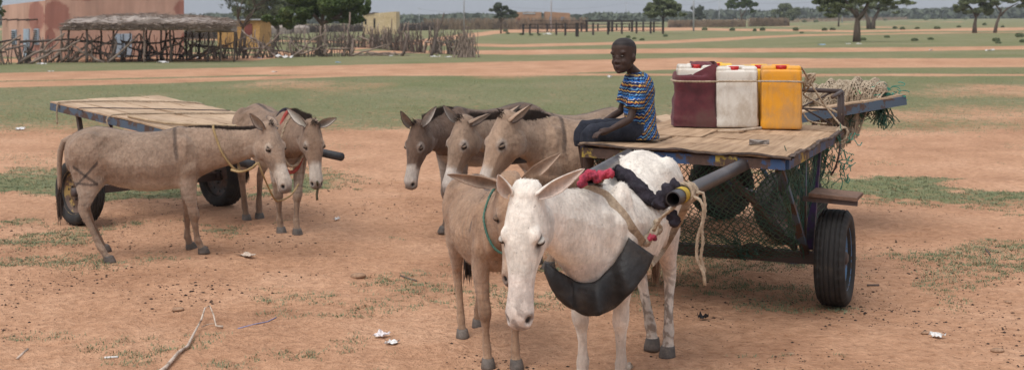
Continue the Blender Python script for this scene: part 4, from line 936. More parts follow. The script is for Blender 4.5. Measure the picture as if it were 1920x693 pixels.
# low shrubs on the plain
def shrub(label, px, py, w, h, N, size, mat=LEAF):
    g = G(px, py); k = mpx(g.y); o = leaves('shrub', [(0, 0, h * k * .45, w * k * .5, w * k * .4, h * k * .55)], N, size, mat, None, rt.randint(0, 9999), .3); o.location = g
    return tag(o, label, 'shrub', 'low shrubs dotted over the far plain')
for i, (x, y, w, h) in enumerate(((948, 60, 9, 4), (952, 64, 8, 4), (977, 66, 7, 4), (996, 67, 8, 4), (1011, 67, 6, 4), (1178, 72, 8, 6), (1189, 74, 7, 4), (1204, 76, 9, 4), (1248, 69, 10, 5), (1321, 57, 10, 5), (1373, 58, 10, 6), (1430, 58, 10, 7), (1415, 59, 5, 5), (1492, 58, 11, 7), (1503, 63, 8, 4), (1546, 58, 10, 6), (1561, 57, 11, 5), (1619, 76, 11, 6), (1663, 71, 11, 5), (1678, 54, 8, 4),
                                (1692, 56, 9, 6), (1720, 55, 8, 4), (1757, 55, 12, 6), (1798, 52, 8, 4), (1846, 48, 8, 5), (1880, 52, 6, 4), (1868, 78, 16, 8), (1872, 82, 12, 5), (1912, 70, 18, 10), (1918, 80, 14, 7), (1715, 77, 14, 6), (1745, 75, 12, 5), (1736, 38, 9, 4), (1772, 37, 9, 4), (1810, 37, 8, 4), (1660, 39, 8, 4), (1656, 37, 8, 3), (1530, 42, 10, 5), (1508, 42, 9, 5))):
    if y < 45: nm_ = 'small distant'
    else: nm_ = ('dark green', 'low green', 'ragged grey')[i % 3]
    place = ['left of the pen', 'before the pen', 'right of the pen', 'between stalk fence and trees', 'near the big broad tree', 'near the right edge trees'][min(5, sum(x > q for q in (970, 1150, 1280, 1480, 1690)))]
    shrub('%s shrub, %s high, %s on the open plain' % (nm_, 'knee' if h > 5 else 'shin', place), x, y, w * .9, h * .8, 260, .16 if y > 60 else .34, SHRUBM)
# far wooded skyline, a single mass
def skyline(name, label, x0, x1, ybase, top_fn, D, N, size, mat, seed):
    rg = np.random.default_rng(seed); px = rg.uniform(x0, x1, N); Dd = D + rg.uniform(-30, 60, N)
    tp = top_fn(px) + (fbm(px / 45, px * 0 + 3, 4, seed) - .5) * 10; u_ = rg.uniform(0, 1, N) ** .8; py = ybase + 3 - (ybase + 3 - tp) * u_
    X = (px - 960) * Dd / FPX; Z = CH - (py - HY) * Dd / FPX
    p = np.stack([X, Dd, Z], -1); u = rg.normal(size=(N, 3)); u /= np.linalg.norm(u, axis=1)[:, None]; w = np.cross(u, rg.normal(size=(N, 3))); w /= np.linalg.norm(w, axis=1)[:, None]
    s = rg.uniform(.5, 1.3, N)[:, None] * size; q = np.stack([p - u * s, p + w * s * .7, p + u * s, p - w * s * .7], 1)
    return npmesh(name, q.reshape(-1, 3), np.arange(4 * N).reshape(-1, 4), mat, label=label, cat='woodland', kind='stuff')
skyline('far_woodland', 'hazy line of scrub woodland along the left and middle horizon', -700, 1300, 40, lambda p: 31 - p * .003, 480, 30000, 1.1, LEAFG, 3)
skyline('far_woodland', 'hazy line of scrub woodland along the right horizon', 1250, 2700, 31, lambda p: np.interp(p, [1250, 1500, 1900], [24, 21, 17]), 600, 30000, 1.4, LEAFG, 8)
# ================================================================== CARTS
def grooved_rubber():
    m, n, l, b = newmat('tyre_rubber')
    c = ramp(n, l, noise(n, l, 7, 5, .7), [(.35, (.020, .019, .019)), (.6, (.035, .032, .030)), (.78, (.11, .075, .05))])
    l.new(c, b.inputs['Base Color']); b.inputs['Roughness'].default_value = .75; b.inputs['Specular IOR Level'].default_value = .25
    bump(n, l, b, noise(n, l, 50, 4), .4, .003); return m
TYRE = grooved_rubber()
def chipped(name, paint, rust=(.055, .032, .024), thr=.5, sc=5, c3=None):
    m, n, l, b = newmat(name); f = noise(n, l, sc, 6, .75)
    r = ramp(n, l, noise(n, l, 30, 4, .7), [(.3, rust), (.7, tuple(x * 1.9 for x in rust))])
    p = paint
    if c3 is not None: p = ramp(n, l, noise(n, l, 1.7, 2, .5), [(.58, paint), (.61, c3)], False)
    c = mixc(n, l, ramp(n, l, f, [(thr - .02, 0.0), (thr + .02, 1.0)]), r, p)
    l.new(c, b.inputs['Base Color']); b.inputs['Roughness'].default_value = .6; b.inputs['Specular IOR Level'].default_value = .35
    bump(n, l, b, f, .5, .004); return m
BLUEF = chipped('chipped_blue_frame', (.035, .075, .17), thr=.52, c3=(.36, .25, .045))
BLUER = chipped('dull_blue_frame', (.07, .10, .14), thr=.48)
RUST = chipped('rusty_steel', (.075, .055, .05), (.05, .03, .022), .45)
RIMY = chipped('yellow_rim', (.30, .20, .07), (.07, .042, .03), .53, 9)
RIMB = chipped('blue_rim', (.10, .20, .34), (.08, .05, .04), .48, 9)
RIMD = chipped('dark_rim', (.06, .055, .055), (.07, .045, .035), .5, 9)
PURP = chipped('purple_rag_post', (.06, .025, .09), (.035, .03, .045), .5, 12)
PIPE, n, l, b = newmat('worn_steel_pipe')
c = ramp(n, l, noise(n, l, 3, 5, .6, stretch=(1, 1, 1)), [(.3, (.030, .024, .022)), (.5, (.065, .053, .052)), (.72, (.14, .125, .125))]); l.new(c, b.inputs['Base Color']); b.inputs['Metallic'].default_value = .45; b.inputs['Roughness'].default_value = .38
BLACKPIPE = pm('black_pipe', (.035, .035, .04), (.06, .06, .065), 5, .45, bd=0)
def wood(name, c1, c2, c3, dark=(.10, .06, .035), along='X'):
    m, n, l, b = newmat(name)
    tc = n.new('ShaderNodeTexCoord'); st = (.35, 9, 9) if along == 'X' else (9, .35, 9)
    f = noise(n, l, 3.0, 7, .72, stretch=st); g = noise(n, l, 1.6, 4, .6); fine = noise(n, l, 14, 5, .8, stretch=st)
    c = ramp(n, l, f, [(.30, c1), (.5, c2), (.70, c3)])
    at = n.new('ShaderNodeAttribute'); at.attribute_name = 'board'
    c = mixc(n, l, 1.0, c, at.outputs['Color'], 'MULTIPLY')
    c = mixc(n, l, 1.0, c, ramp(n, l, g, [(.3, (.78, .74, .70)), (.65, (1.08, 1.08, 1.08))]), 'MULTIPLY')
    c = mixc(n, l, ramp(n, l, fine, [(.30, .75), (.40, 0.0)]), c, dark)
    l.new(c, b.inputs['Base Color']); b.inputs['Roughness'].default_value = .85; b.inputs['Specular IOR Level'].default_value = .2
    bump(n, l, b, math_(n, l, 'ADD', f, fine), .5, .006); return m
PLY = wood('worn_plywood', (.22, .14, .085), (.40, .27, .175), (.52, .37, .25))
PLANK = wood('pale_planks', (.34, .24, .165), (.46, .335, .235), (.58, .44, .32))
EDGE = pm('splintered_edge', (.05, .035, .03), (.13, .09, .07), 14, .9, 60, .004)
ROPE = pm('old_rope', (.30, .22, .15), (.46, .36, .26), 30, .95, 120, .004)
ROPEG = pm('green_rope', (.06, .14, .11), (.10, .20, .15), 30, .9, bd=0)
ROPEY = pm('yellow_tan_rope', (.30, .20, .09), (.40, .28, .14), 30, .95, 120, .003)

def lathe(mb, prof, n=48, axis='Y', c=(0, 0, 0), close=True):
    """prof: (axial, radius)"""
    c = Vector(c); rings = []
    for k in range(n):
        a = 2 * math.pi * k / n; rings.append([c + Vector((r * math.cos(a), y, r * math.sin(a))) for (y, r) in prof])
    m = len(prof); vs = [p for r in rings for p in r]
    fs = [(k * m + j, ((k + 1) % n) * m + j, ((k + 1) % n) * m + (j + 1) % m, k * m + (j + 1) % m) for k in range(n) for j in range(m if close else m - 1)]
    return mb.add(vs, fs)
def wheel(root, c, Rr, W, rimmat, tilt=0.0, side=1):
    """side: +1 outer face towards local +Y"""
    h = W / 2; mb = MB(); prof = [(-h * .62, Rr * .62), (-h * .9, Rr * .70), (-h, Rr * .80), (-h * .97, Rr * .90), (-h * .80, Rr * .965)]
    for g in (-.62, -.34, 0, .34, .62):
        prof += [(h * (g - .11), Rr * (1.0 - .012 * abs(g))), (h * (g - .045), Rr * (.999 - .012 * abs(g))), (h * (g - .04), Rr * .972), (h * (g + .04), Rr * .972), (h * (g + .045), Rr * (.999 - .012 * abs(g))), (h * (g + .11), Rr * (1.0 - .012 * abs(g)))]
    prof += [(h * .80, Rr * .965), (h * .97, Rr * .90), (h, Rr * .80), (h * .9, Rr * .70), (h * .62, Rr * .62)]
    # cross sipes: radius wobble on shoulder ribs
    n = 96; vs = []; m = len(prof)
    for k in range(n):
        a = 2 * math.pi * k / n
        for j, (y, r) in enumerate(prof):
            rr = r - (.010 * Rr / .3 if (k % 3 == 0 and abs(y) > h * .45 and r > Rr * .95) else 0)
            vs.append(Vector((rr * math.cos(a), y, rr * math.sin(a))))
    fs = [(k * m + j, ((k + 1) % n) * m + j, ((k + 1) % n) * m + (j + 1) % m, k * m + (j + 1) % m) for k in range(n) for j in range(m)]
    w = empty('wheel', c); w.parent = root; w.rotation_euler = (tilt, random.random() * 6, 0)
    mb.add(vs, fs); mb.build('tyre', TYRE, w)
    rb = MB(); s = side
    lathe(rb, [(s * h * .80, Rr * .66), (s * h * .74, Rr * .70), (s * h * .60, Rr * .63), (s * h * .30, Rr * .58), (s * h * .25, Rr * .40), (s * h * .42, Rr * .30), (s * h * .40, Rr * .14), (s * h * .10, Rr * .13), (0, Rr * .40), (s * h * .1, Rr * .57), (-s * h * .6, Rr * .60), (-s * h * .74, Rr * .68), (-s * h * .62, Rr * .66)], 48)
    rb.build('rim', rimmat, w)
    hb = MB(); lathe(hb, [(s * h * .05, .001), (s * h * .05, Rr * .16), (s * h * .75, Rr * .13), (s * h * .85, Rr * .08), (s * h * .85, .001)], 20, close=False); hb.build('hub', RUST, w)
    vb = MB()
    for k in range(10):
        a = 2 * math.pi * k / 10; vb.ball((Rr * .50 * math.cos(a), s * h * .265, Rr * .50 * math.sin(a)), (Rr * .045, .004, Rr * .045), 8, 5)
    for k in range(5):
        a = 2 * math.pi * (k + .5) / 5; vb.tube([(Rr * .22 * math.cos(a), s * h * .3, Rr * .22 * math.sin(a)), (Rr * .22 * math.cos(a), s * h * .56, Rr * .22 * math.sin(a))], Rr * .03, 6)
    vb.build('rim_holes', DARK, w)
    return w
def boards(root, name, mat, cells, zfun, th=.014, rs=None, jag=.012, z0=0.0):
    """cells: (x0,x1,y0,y1,dz,tone) rectangles of sheet, slightly warped and with worn edges, all one deck"""
    mb = MB(); tones = []
    for (x0, x1, y0, y1, dz, tone) in cells:
        nx = max(3, int((x1 - x0) / .07)); ny = max(3, int((y1 - y0) / .07)); vt = []
        sx, sy = rs.uniform(0, 99), rs.uniform(0, 99)
        def jx(t, e): return (float(fbm(t * 7 + sx + e * 9, sy, 3, 5)) - .5) * jag * 3
        for i in range(nx + 1):
            for j in range(ny + 1):
                x = x0 + (x1 - x0) * i / nx; y = y0 + (y1 - y0) * j / ny
                if i in (0, nx): x += jx(y, i > 0)
                if j in (0, ny): y += jx(x, 3 + (j > 0))
                ed = min(i, nx - i, j, ny - j) == 0
                z = zfun(x, y) + dz + (float(fbm(x * 2.3 + sx, y * 2.3 + sy, 2, 6)) - .5) * .022 + (.006 * (rs.random() - .3) if ed else 0)
                vt.append((x, y, z))
        q = len(vt); W = ny + 1; fs = []
        for i in range(nx):
            for j in range(ny):
                a = i * W + j; fs += [(a, a + W, a + W + 1, a + 1), (q + a, q + a + 1, q + a + W + 1, q + a + W)]
        for i in range(nx): fs += [(i * W, q + i * W, q + (i + 1) * W, (i + 1) * W), (i * W + ny, (i + 1) * W + ny, q + (i + 1) * W + ny, q + i * W + ny)]
        for j in range(ny): fs += [(j, j + 1, q + j + 1, q + j), (nx * W + j, q + nx * W + j, q + nx * W + j + 1, nx * W + j + 1)]
        mb.add(vt + [(x, y, z - th) for x, y, z in vt], fs); tones += [tone] * (2 * q)
    o = mb.build(name, mat, root, False); setcol(o.data, 'board', np.array([(t, t * .985, t * .96) for t in tones])); return o
def netting(P_, nu, nv, r, name, mat, parent=None, rs=None, wob=.35, hole=0.0, keep=None, **k):
    """diamond mesh knotted through the surface P_(u,v)"""
    pt = {}
    for j in range(nv + 1):
        for i in range(nu + 1):
            u = (i + (.5 if j % 2 else 0)) / nu; v = j / nv
            pt[i, j] = Vector(P_(min(max(min(u, 1) + rs.uniform(-wob, wob) / nu * .6, 0), 1), min(max(v + rs.uniform(-wob, wob) / nv * .6, 0), 1)))
    V = []; F = []
    for j in range(nv):
        for i in range(nu + 1):
            for di in ((0, 1) if j % 2 else (-1, 0)):
                if (i + di, j + 1) not in pt or rs.random() < hole: continue
                if keep and not keep(i / nu, j / nv): continue
                a = pt[i, j]; b_ = pt[i + di, j + 1]; mid = (a + b_) / 2 - Vector((0, 0, (a - b_).length * .06))
                d = (b_ - a); 
                if d.length < 1e-6: continue
                u_ = d.orthogonal().normalized(); w_ = d.cross(u_).normalized(); o = len(V)
                for c in (a, mid, b_):
                    for q in range(3): an = q * 2.094; V.append(tuple(c + (u_ * math.cos(an) + w_ * math.sin(an)) * r))
                for s in (0, 3):
                    for q in range(3): F.append((o + s + q, o + s + (q + 1) % 3, o + s + 3 + (q + 1) % 3, o + s + 3 + q))
    return npmesh(name, V, F, mat, parent, **k)
def rope(name, pts, r, mat, parent=None, strands=True, **k):
    """twisted rope along a smoothed path"""
    pts = [Vector(p) for p in pts]; sm = []
    for i in range(len(pts) - 1):
        p0 = pts[max(i - 1, 0)]; p1 = pts[i]; p2 = pts[i + 1]; p3 = pts[min(i + 2, len(pts) - 1)]
        L_ = (p2 - p1).length; m = max(2, min(24, int(L_ / (r * 2.5))))
        for j in range(m):
            t = j / m; sm.append(.5 * ((2 * p1) + (p2 - p0) * t + (2 * p0 - 5 * p1 + 4 * p2 - p3) * t * t + (3 * p1 - p0 - 3 * p2 + p3) * t ** 3))
    sm.append(pts[-1]); mb = MB()
    if strands:
        prev = None; L_ = 0; tr = [[], [], []]
        for i, p in enumerate(sm):
            t = (sm[min(i + 1, len(sm) - 1)] - sm[max(i - 1, 0)]).normalized()
            u = (prev - t * prev.dot(t)).normalized() if prev is not None and (prev - t * prev.dot(t)).length > 1e-5 else t.orthogonal().normalized()
            prev = u; w = t.cross(u); L_ += (sm[i] - sm[i - 1]).length if i else 0
            for s in range(3):
                a = L_ / r * .75 + s * 2.094; tr[s].append(p + (u * math.cos(a) + w * math.sin(a)) * r * .48)
        for s in range(3): mb.tube(tr[s], r * .58, 5)
    else: mb.tube(sm, r, 6)
    return mb.build(name, mat, parent, True, **k)
rc = random.Random(77)

# ---------------------------------------------------------------- the loaded cart
WR = G(1566, 572); ang = math.atan2(-.92, -.38); fw = Vector((math.cos(ang), math.sin(ang), 0)); lf = Vector((-fw.y, fw.x, 0))
ctr = WR - lf * .75
cart = empty('donkey_cart', (ctr.x, ctr.y, 0), ang, label='loaded donkey cart with plywood deck, chipped blue frame and green netting hung beneath', cat='cart')
def C2W(x, y, z): return Vector((ctr.x, ctr.y, 0)) + fw * x + lf * y + Vector((0, 0, z))
def W2C(p): d = Vector(p) - Vector((ctr.x, ctr.y, 0)); return Vector((d.dot(fw), d.dot(lf), d.z))
def dz(x, y): return 1.074 - .012 * (y / .62) + .008 * x
XF, XR = 1.05, -1.22
wheel(cart, (0, .75, .312), .312, .195, RIMB, 0, 1); wheel(cart, (0, -.75, .312), .312, .195, RIMD, 0, -1)
mb = MB(); mb.bar((0, -.62, .30), (0, .64, .30), .075, .075); mb.tube([(0, -.72, .312), (0, .72, .312)], .028, 10); mb.build('axle', RUST, cart, False)
# deck boards
cells = [(.62, 1.07, -.64, -.02, 0, 1.0), (.60, 1.06, -.01, .64, .004, .92), (.22, .61, -.65, -.28, .003, .9), (.20, .60, -.26, .30, -.003, 1.08), (.18, .59, .31, .65, .006, .95),
         (-.30, .20, -.65, -.10, .002, 1.03), (-.28, .18, -.08, .65, .000, .97), (-.78, -.31, -.65, .05, .004, .9), (-.80, -.29, .06, .65, -.002, 1.06), (-1.24, -.80, -.66, -.04, .003, 1.0), (-1.25, -.81, -.02, .66, .0, .92)]
boards(cart, 'deck', PLY, cells, dz, rs=rc)
# frayed sheet edge along the front and the near side
mb = MB()
for (p0, p1, n_) in (((XF + .03, -.64), (XF + .03, .66), 26), ((XF + .02, .665), (XR, .665), 34)):
    prev = None; top_ = []; bot_ = []
    for i in range(n_ + 1):
        t = i / n_; x = p0[0] + (p1[0] - p0[0]) * t + rc.uniform(-.006, .008); y = p0[1] + (p1[1] - p0[1]) * t; z = dz(x, y) + .014 * math.sin(t * 17) * .6 + rc.uniform(-.004, .006)
        nx_ = (1, 0) if p0[1] < 0 else (0, 1)
        for q, (o_, zz) in enumerate(((-.02, .002), (.010, .004), (.012, -.006), (-.02, -.014))): top_.append((x + nx_[0] * o_, y + nx_[1] * o_, z + zz))
    fs = [(i * 4 + q, i * 4 + (q + 1) % 4, (i + 1) * 4 + (q + 1) % 4, (i + 1) * 4 + q) for i in range(n_) for q in range(4)]
    mb.add(top_, fs)
mb.build('frayed_edge', EDGE, cart, False)
fr = [((XF, -.62), (XF, .62)), ((XR, -.62), (XR, .62)), ((XF - .03, .62), (XR + .03, .62)), ((XF - .03, -.62), (XR + .03, -.62))]
for (a_, b_) in fr:
    mb = MB(); pa = Vector((a_[0], a_[1], dz(*a_) - .052)); pb = Vector((b_[0], b_[1], dz(*b_) - .052)); mb.bar(pa, pb, .035, .058); mb.build('frame_rail', BLUEF, cart, False)
for x in (.5, -.1, -.7):
    mb = MB(); mb.bar((x, -.60, dz(x, -.6) - .06), (x, .60, dz(x, .6) - .06), .03, .04); mb.build('cross_rail', RUST, cart, False)
for y in (.56, -.56):
    for (x0, x1) in ((XF - .12, .07), (-.95, -.08)):
        mb = MB(); mb.bar((x0 if x0 > 0 else x0 + .45, y, dz(x0, y) - .08), (x1, y * 1.02, .34), .05, .03, (1, 0, 0)); mb.build('leg', PURP if (y > 0 and x0 < 0) else BLUER, cart, False)
    mb = MB(); mb.bar((.02, y * .98, .34), (.02, y * .98, dz(0, y) - .085), .04, .04); mb.build('leg', BLUER, cart, False)
mb = MB(); mb.bar((.75, .15, dz(.7, .1) - .09), (.05, .50, .36), .03, .03); mb.build('brace', RUST, cart, False)
mb = MB(); mb.bar((.75, -.15, dz(.7, -.1) - .09), (.05, -.50, .36), .03, .03); mb.build('brace', RUST, cart, False)
# step board above the wheel
MS = MB(); MS.box((.10, .77, .735), (.30, .30, .022), Matrix.Rotation(R(-3), 3, 'X')); MS.build('step_board', pm('step_board_wood', (.12, .07, .05), (.22, .13, .09), 6, .8, 30, .004), cart, False)
mb = MB(); mb.bar((.22, .58, .715), (.22, .92, .70), .03, .03); mb.build('step_bracket', RUST, cart, False)
# shafts
tipR = P(1262, 373, 6.08); tipL = P(1106, 333, 6.12)
for s, tip in ((1, tipR), (-1, tipL)):
    b0 = C2W(.62, s * .27 if s > 0 else -.50, dz(.7, 0) - .105) if s > 0 else P(1180, 290, 7.75)
    lp = [W2C(b0), W2C(tip)]
    if s > 0: lp[0] = W2C(P(1402, 305, 7.62)); 
    ext = (lp[0] - lp[1]).normalized(); lp[0] = lp[0] + ext * .35
    mb = MB(); d_ = (lp[1] - lp[0]).normalized()
    mb.tube([lp[0], lp[1]], .037, 20, False); mb.tube([lp[1], lp[0]], .031, 20, False)
    mb.tube([lp[1] - d_ * .001, lp[1]], [.037, .031], 20, False)
    mb.build('shaft', PIPE, cart)
    shaft_dir = (Vector(tip) - b0).normalized()
SR0 = P(1402, 305, 7.62); SR1 = tipR; sdr = (SR0 - SR1).normalized(); sd_c = W2C(SR1 + sdr) - W2C(SR1)
def onR(t): return SR1 + sdr * t
TAPE = pm('yellow_tape', (.55, .38, .03), (.42, .27, .03), 8, .6, bd=0)
mb = MB(); mb.tube([W2C(onR(.10)), W2C(onR(.175))], .0395, 20, False); mb.build('yellow_tape', TAPE, cart)
mb = MB(); mb.box((XF + .019, .28, dz(XF, .28) - .050), (.012, .13, .062)); mb.build('yellow_bracket', chipped('yellow_patch', (.36, .25, .05), thr=.53), cart, False)
# rail at the rear of the deck
def RP(x, y, z): return Vector((x, y, dz(x, y) + z))
for (pa, pb, r) in ((RP(XR, .62, -.04), RP(XR, .62, .27), .02), (RP(XR + .12, .62, -.04), RP(XR + .12, .62, .27), .015), (RP(XR, .62, .27), RP(XR, -.62, .27), .017), (RP(XR, .62, .13), RP(XR, -.62, .13), .008), (RP(XR, .62, .27), RP(XR + .45, .62, .25), .014),
                    (RP(XR, .55, .26), RP(XR, .1, .02), .007), (RP(XR, .1, .26), RP(XR, .55, .02), .007), (RP(XR, -.62, -.04), RP(XR, -.62, .27), .02)):
    mb = MB(); mb.tube([pa, pb], r, 8); mb.build('rear_rail', RUST, cart)
# green net under the deck
NETG = pm('green_net_twine', (.020, .060, .042), (.05, .12, .085), 6, .8, bd=0, c3=(.10, .11, .07))
def front_net(u, v):
    y = -.60 + 1.18 * u; s = math.sin(math.pi * u); top_z = dz(.95, y) - .09; zb = .33 - .05 * s
    x = .95 - .80 * v ** 1.2 + .10 * math.sin(v * 3.14) * (1 + .5 * math.sin(u * 7)); z = top_z + (zb - top_z) * v - .03 * math.sin(v * 3) * s
    return (x, y + .03 * math.sin(v * 9 + u * 3), z)
netting(front_net, 27, 34, .0030, 'net', NETG, cart, rc, hole=.02)
def side_net(y0):
    def f(u, v):
        x = .93 - 1.9 * u; top_z = dz(x, y0) - .085; bell = .20 + .72 * abs(x) ** 1.1 * (.9 if x > 0 else .45)
        zb = min(.30 + .55 * max(0, abs(x) - .12), .85); return (x * (1 - .25 * v), y0 + .03 * math.sin(u * 20) * v + (-.03 if y0 > 0 else .03) * v, top_z + (zb - top_z) * v)
    return f
netting(side_net(.57), 40, 22, .0030, 'net', NETG, cart, rc, hole=.05); netting(side_net(-.57), 40, 18, .0028, 'net', NETG, cart, rc, hole=.05)
def back_net(u, v):
    y = -.6 + 1.2 * u; x = -.95 + .8 * v ** 1.2; tz = dz(-.95, y) - .09; return (x + .04 * math.sin(u * 9), y, tz + (.30 - tz) * v - .05 * math.sin(v * 3.1))
netting(back_net, 27, 26, .0028, 'net', NETG, cart, rc, hole=.05)
def tangle(name, c, spread, N, r, mat, parent, rs, hang=0.0, loc=W2C, **k):
    mb = MB()
    for i in range(N):
        p = Vector(c) + Vector([rs.gauss(0, s * .5) for s in spread]); pts = [p]
        v_ = Vector([rs.uniform(-1, 1) * s for s in spread])
        for q in range(9):
            v_ = v_ * .6 + Vector([rs.uniform(-1, 1) * s for s in spread]) * .6; p = p + v_ * .22 - Vector((0, 0, hang * rs.random())); pts.append(p)
        mb.tube([loc(x) for x in pts], r, 4, False)
    return mb.build(name, mat, parent, **k)
tangle('net_tangle', C2W(.78, .60, .90), (.05, .05, .10), 18, .0035, NETG, cart, rc)
tangle('net_tangle', C2W(-.85, .66, .86), (.10, .05, .16), 30, .0035, pm('teal_twine', (.03, .17, .12), (.06, .25, .18), 6, .8, bd=0), cart, rc)
tangle('net_tangle', C2W(.02, .10, .33), (.06, .35, .03), 26, .005, NETG, cart, rc)
mb = MB(); mb.ball((.02, .22, .335), (.05, .08, .04)); mb.ball((.04, .32, .325), (.04, .05, .035)); mb.build('rope_bundle', pm('dirty_rag', (.05, .035, .03), (.11, .08, .065), 20, .95, 60, .01), cart)

# ---------------------------------------------------------------- second cart behind, deck tipped up at its tail
WN = G(1482, 456); WFp = G(1352, 409); l2 = (WN - WFp); l2.z = 0; l2.normalize(); f2 = Vector((l2.y, -l2.x, 0)); f2 = -f2 if f2.x > 0 else f2
a2_ = math.atan2(f2.y, f2.x); c2_ = (WN + WFp) / 2; c2_.z = 0
lf2 = Vector((-f2.y, f2.x, 0))
cart2 = empty('donkey_cart', c2_, a2_, label='second donkey cart behind the loaded one, its planked tail tipped up and hung with netting', cat='cart')
def C2(p): d = Vector(p) - c2_; return Vector((d.dot(f2), d.dot(lf2), d.z))
hw2 = (WN - WFp).length / 2; sgn = 1 if (WN - c2_).dot(lf2) > 0 else -1
wheel(cart2, (0, sgn * hw2, .31), .31, .19, RIMD, 0, sgn); wheel(cart2, (0, -sgn * hw2, .31), .31, .19, RIMD, 0, -sgn)
mb = MB(); mb.bar((0, -hw2 + .1, .31), (0, hw2 - .1, .31), .07, .07); mb.build('axle', RUST, cart2, False)
X0_, X1_ = -1.12, 1.35
z2 = lambda x, y: 1.06 - .135 * x
boards(cart2, 'deck', PLANK, [(X0_ + k * .42, X0_ + .41 + k * .42, -.62, .62, .002 * (k % 3), 1 - .06 * (k % 2)) for k in range(6)], z2, rs=rc)
for y in (.62, -.62): mb = MB(); mb.bar((X0_, y, z2(X0_, 0) - .05), (X1_, y, z2(X1_, 0) - .05), .03, .075); mb.build('frame_rail', BLUER, cart2, False)
for x in (X0_, 0, X1_): mb = MB(); mb.bar((x, -.60, z2(x, 0) - .052), (x, .60, z2(x, 0) - .052), .03, .07); mb.build('cross_rail', BLUER, cart2, False)
for y in (.5, -.5):
    for x in (.35, -.35): mb = MB(); mb.bar((x, y, z2(x, 0) - .09), (0, y, .33), .04, .03); mb.build('leg', BLUER, cart2, False)
tq = C2(P(950, 300, 9.35))
for dy_, dx_ in ((0, 0), (sgn * -.95, -.9)):
    mb = MB(); mb.tube([(1.2, tq.y * .6 + dy_, .86), (tq.x + dx_, tq.y + dy_, tq.z)], .036, 14); mb.build('shaft', BLACKPIPE, cart2)

# ---------------------------------------------------------------- flat cart on the left
c3_ = Vector((-3.46, 12.3, 0)); f3 = Vector((.70, -.714, 0)).normalized(); a3_ = math.atan2(f3.y, f3.x); s3 = Vector((-f3.y, f3.x, 0))
WA = G(150, 421); WB = G(416, 386); ax3 = (WB - WA); ax3.z = 0; c3_ = (WA + WB) / 2; hw3 = min(ax3.length / 2, .85); s3 = ax3.normalized(); f3 = Vector((s3.y, -s3.x, 0)); a3_ = math.atan2(f3.y, f3.x); c3_.z = 0
cart3 = empty('donkey_cart', c3_, a3_, label='empty flat donkey cart with pale plank deck and yellow rusty wheel, behind the left donkeys', cat='cart')
def W3(p): d = Vector(p) - c3_; return Vector((d.dot(f3), d.dot(s3), d.z))
hh3 = ax3.length / 2
wheel(cart3, (0, -hh3, .30), .30, .19, RIMY, 0, -1); wheel(cart3, (0, hh3, .30), .30, .19, RIMD, 0, -1)
mb = MB(); mb.bar((0, -hh3 + .1, .30), (0, hh3 - .1, .30), .07, .07); mb.build('axle', RUST, cart3, False)
A_ = W3(P(104, 191, 12.55)); B_ = W3(P(285, 178, 13.6)); print('cart3', A_, B_, hh3)
ym = (A_.y + B_.y) / 2; wy = abs(B_.y - A_.y) / 2; xr = (A_.x + B_.x) / 2; zr = (A_.z + B_.z) / 2 - .0
z3 = lambda x, y: zr - .075 * (x - xr)
XF3 = xr + 2.45
boards(cart3, 'deck', PLANK, [(xr, XF3, ym - wy + k * wy * 2 / 6, ym - wy + (k + 1) * wy * 2 / 6 - .003, .003 * (k % 2), (1.0, .93, 1.05, .97, 1.06, .94)[k]) for k in range(6)], z3, rs=rc, jag=.004)
for y in (ym - wy + .015, ym + wy - .015): mb = MB(); mb.bar((xr, y, z3(xr, 0) - .052), (XF3, y, z3(XF3, 0) - .052), .03, .07); mb.build('frame_rail', BLUER, cart3, False)
for x in (xr + .015, xr + .8, xr + 1.6, XF3 - .015): mb = MB(); mb.bar((x, ym - wy + .03, z3(x, 0) - .054), (x, ym + wy - .03, z3(x, 0) - .054), .03, .066); mb.build('cross_rail', BLUER, cart3, False)
for y in (-.45, .45):
    for x in (.35, -.35): mb = MB(); mb.bar((x, y + ym, z3(x, 0) - .08), (0, y, .33), .045, .03); mb.build('leg', BLUER, cart3, False)
mb = MB(); mb.bar((xr + .42, ym - wy + .06, z3(xr, 0) - .08), (xr + .52, ym - wy + .06, z3(xr, 0) - .42), .04, .035); mb.build('prop', RUST, cart3, False)
tipB = P(640, 294, 10.9)
mb = MB(); q_ = W3(tipB); mb.tube([(XF3 - .3, q_.y + .05, z3(XF3, 0) - .1), q_], .036, 16); mb.build('shaft', BLACKPIPE, cart3)
mb = MB(); mb.tube([(XF3 - .3, q_.y - .95, z3(XF3, 0) - .1), (q_.x - .1, q_.y - .85, q_.z)], .036, 16); mb.build('shaft', BLACKPIPE, cart3)
def on3(x, y, dz_=.012): return Vector(c3_) + f3 * x + s3 * y + Vector((0, 0, z3(x, y) + dz_))
rope('rope', [on3(xr + .18, ym - wy - .02, -.20), on3(xr + .18, ym - wy - .02, -.02), on3(xr + .2, ym - wy + .05), on3(xr + .35, ym, .014), on3(xr + .75, ym + wy - .02, .014), on3(xr + .78, ym + wy + .02, -.05)], .009, ROPE, label='pale rope pulled across the rear of the flat cart deck', cat='rope')
rope('rope', [on3(xr + 1.15, ym - wy - .02, -.14), on3(xr + 1.12, ym - wy, .0), on3(xr + 1.3, ym - .1, .014), on3(xr + 1.55, ym + wy - .1, .014), on3(xr + 1.55, ym + wy - .02, .02)], .009, ROPE, label='pale rope pulled across the middle of the flat cart deck', cat='rope')
rope('wire', [on3(xr + .62, ym - wy, -.02), on3(xr + .66, ym - wy + .05, .012), on3(xr + 1.35, ym + wy - .05, .012)], .005, RUST, strands=False, label='thin rusty wire lying slantwise over the flat cart deck', cat='wire')
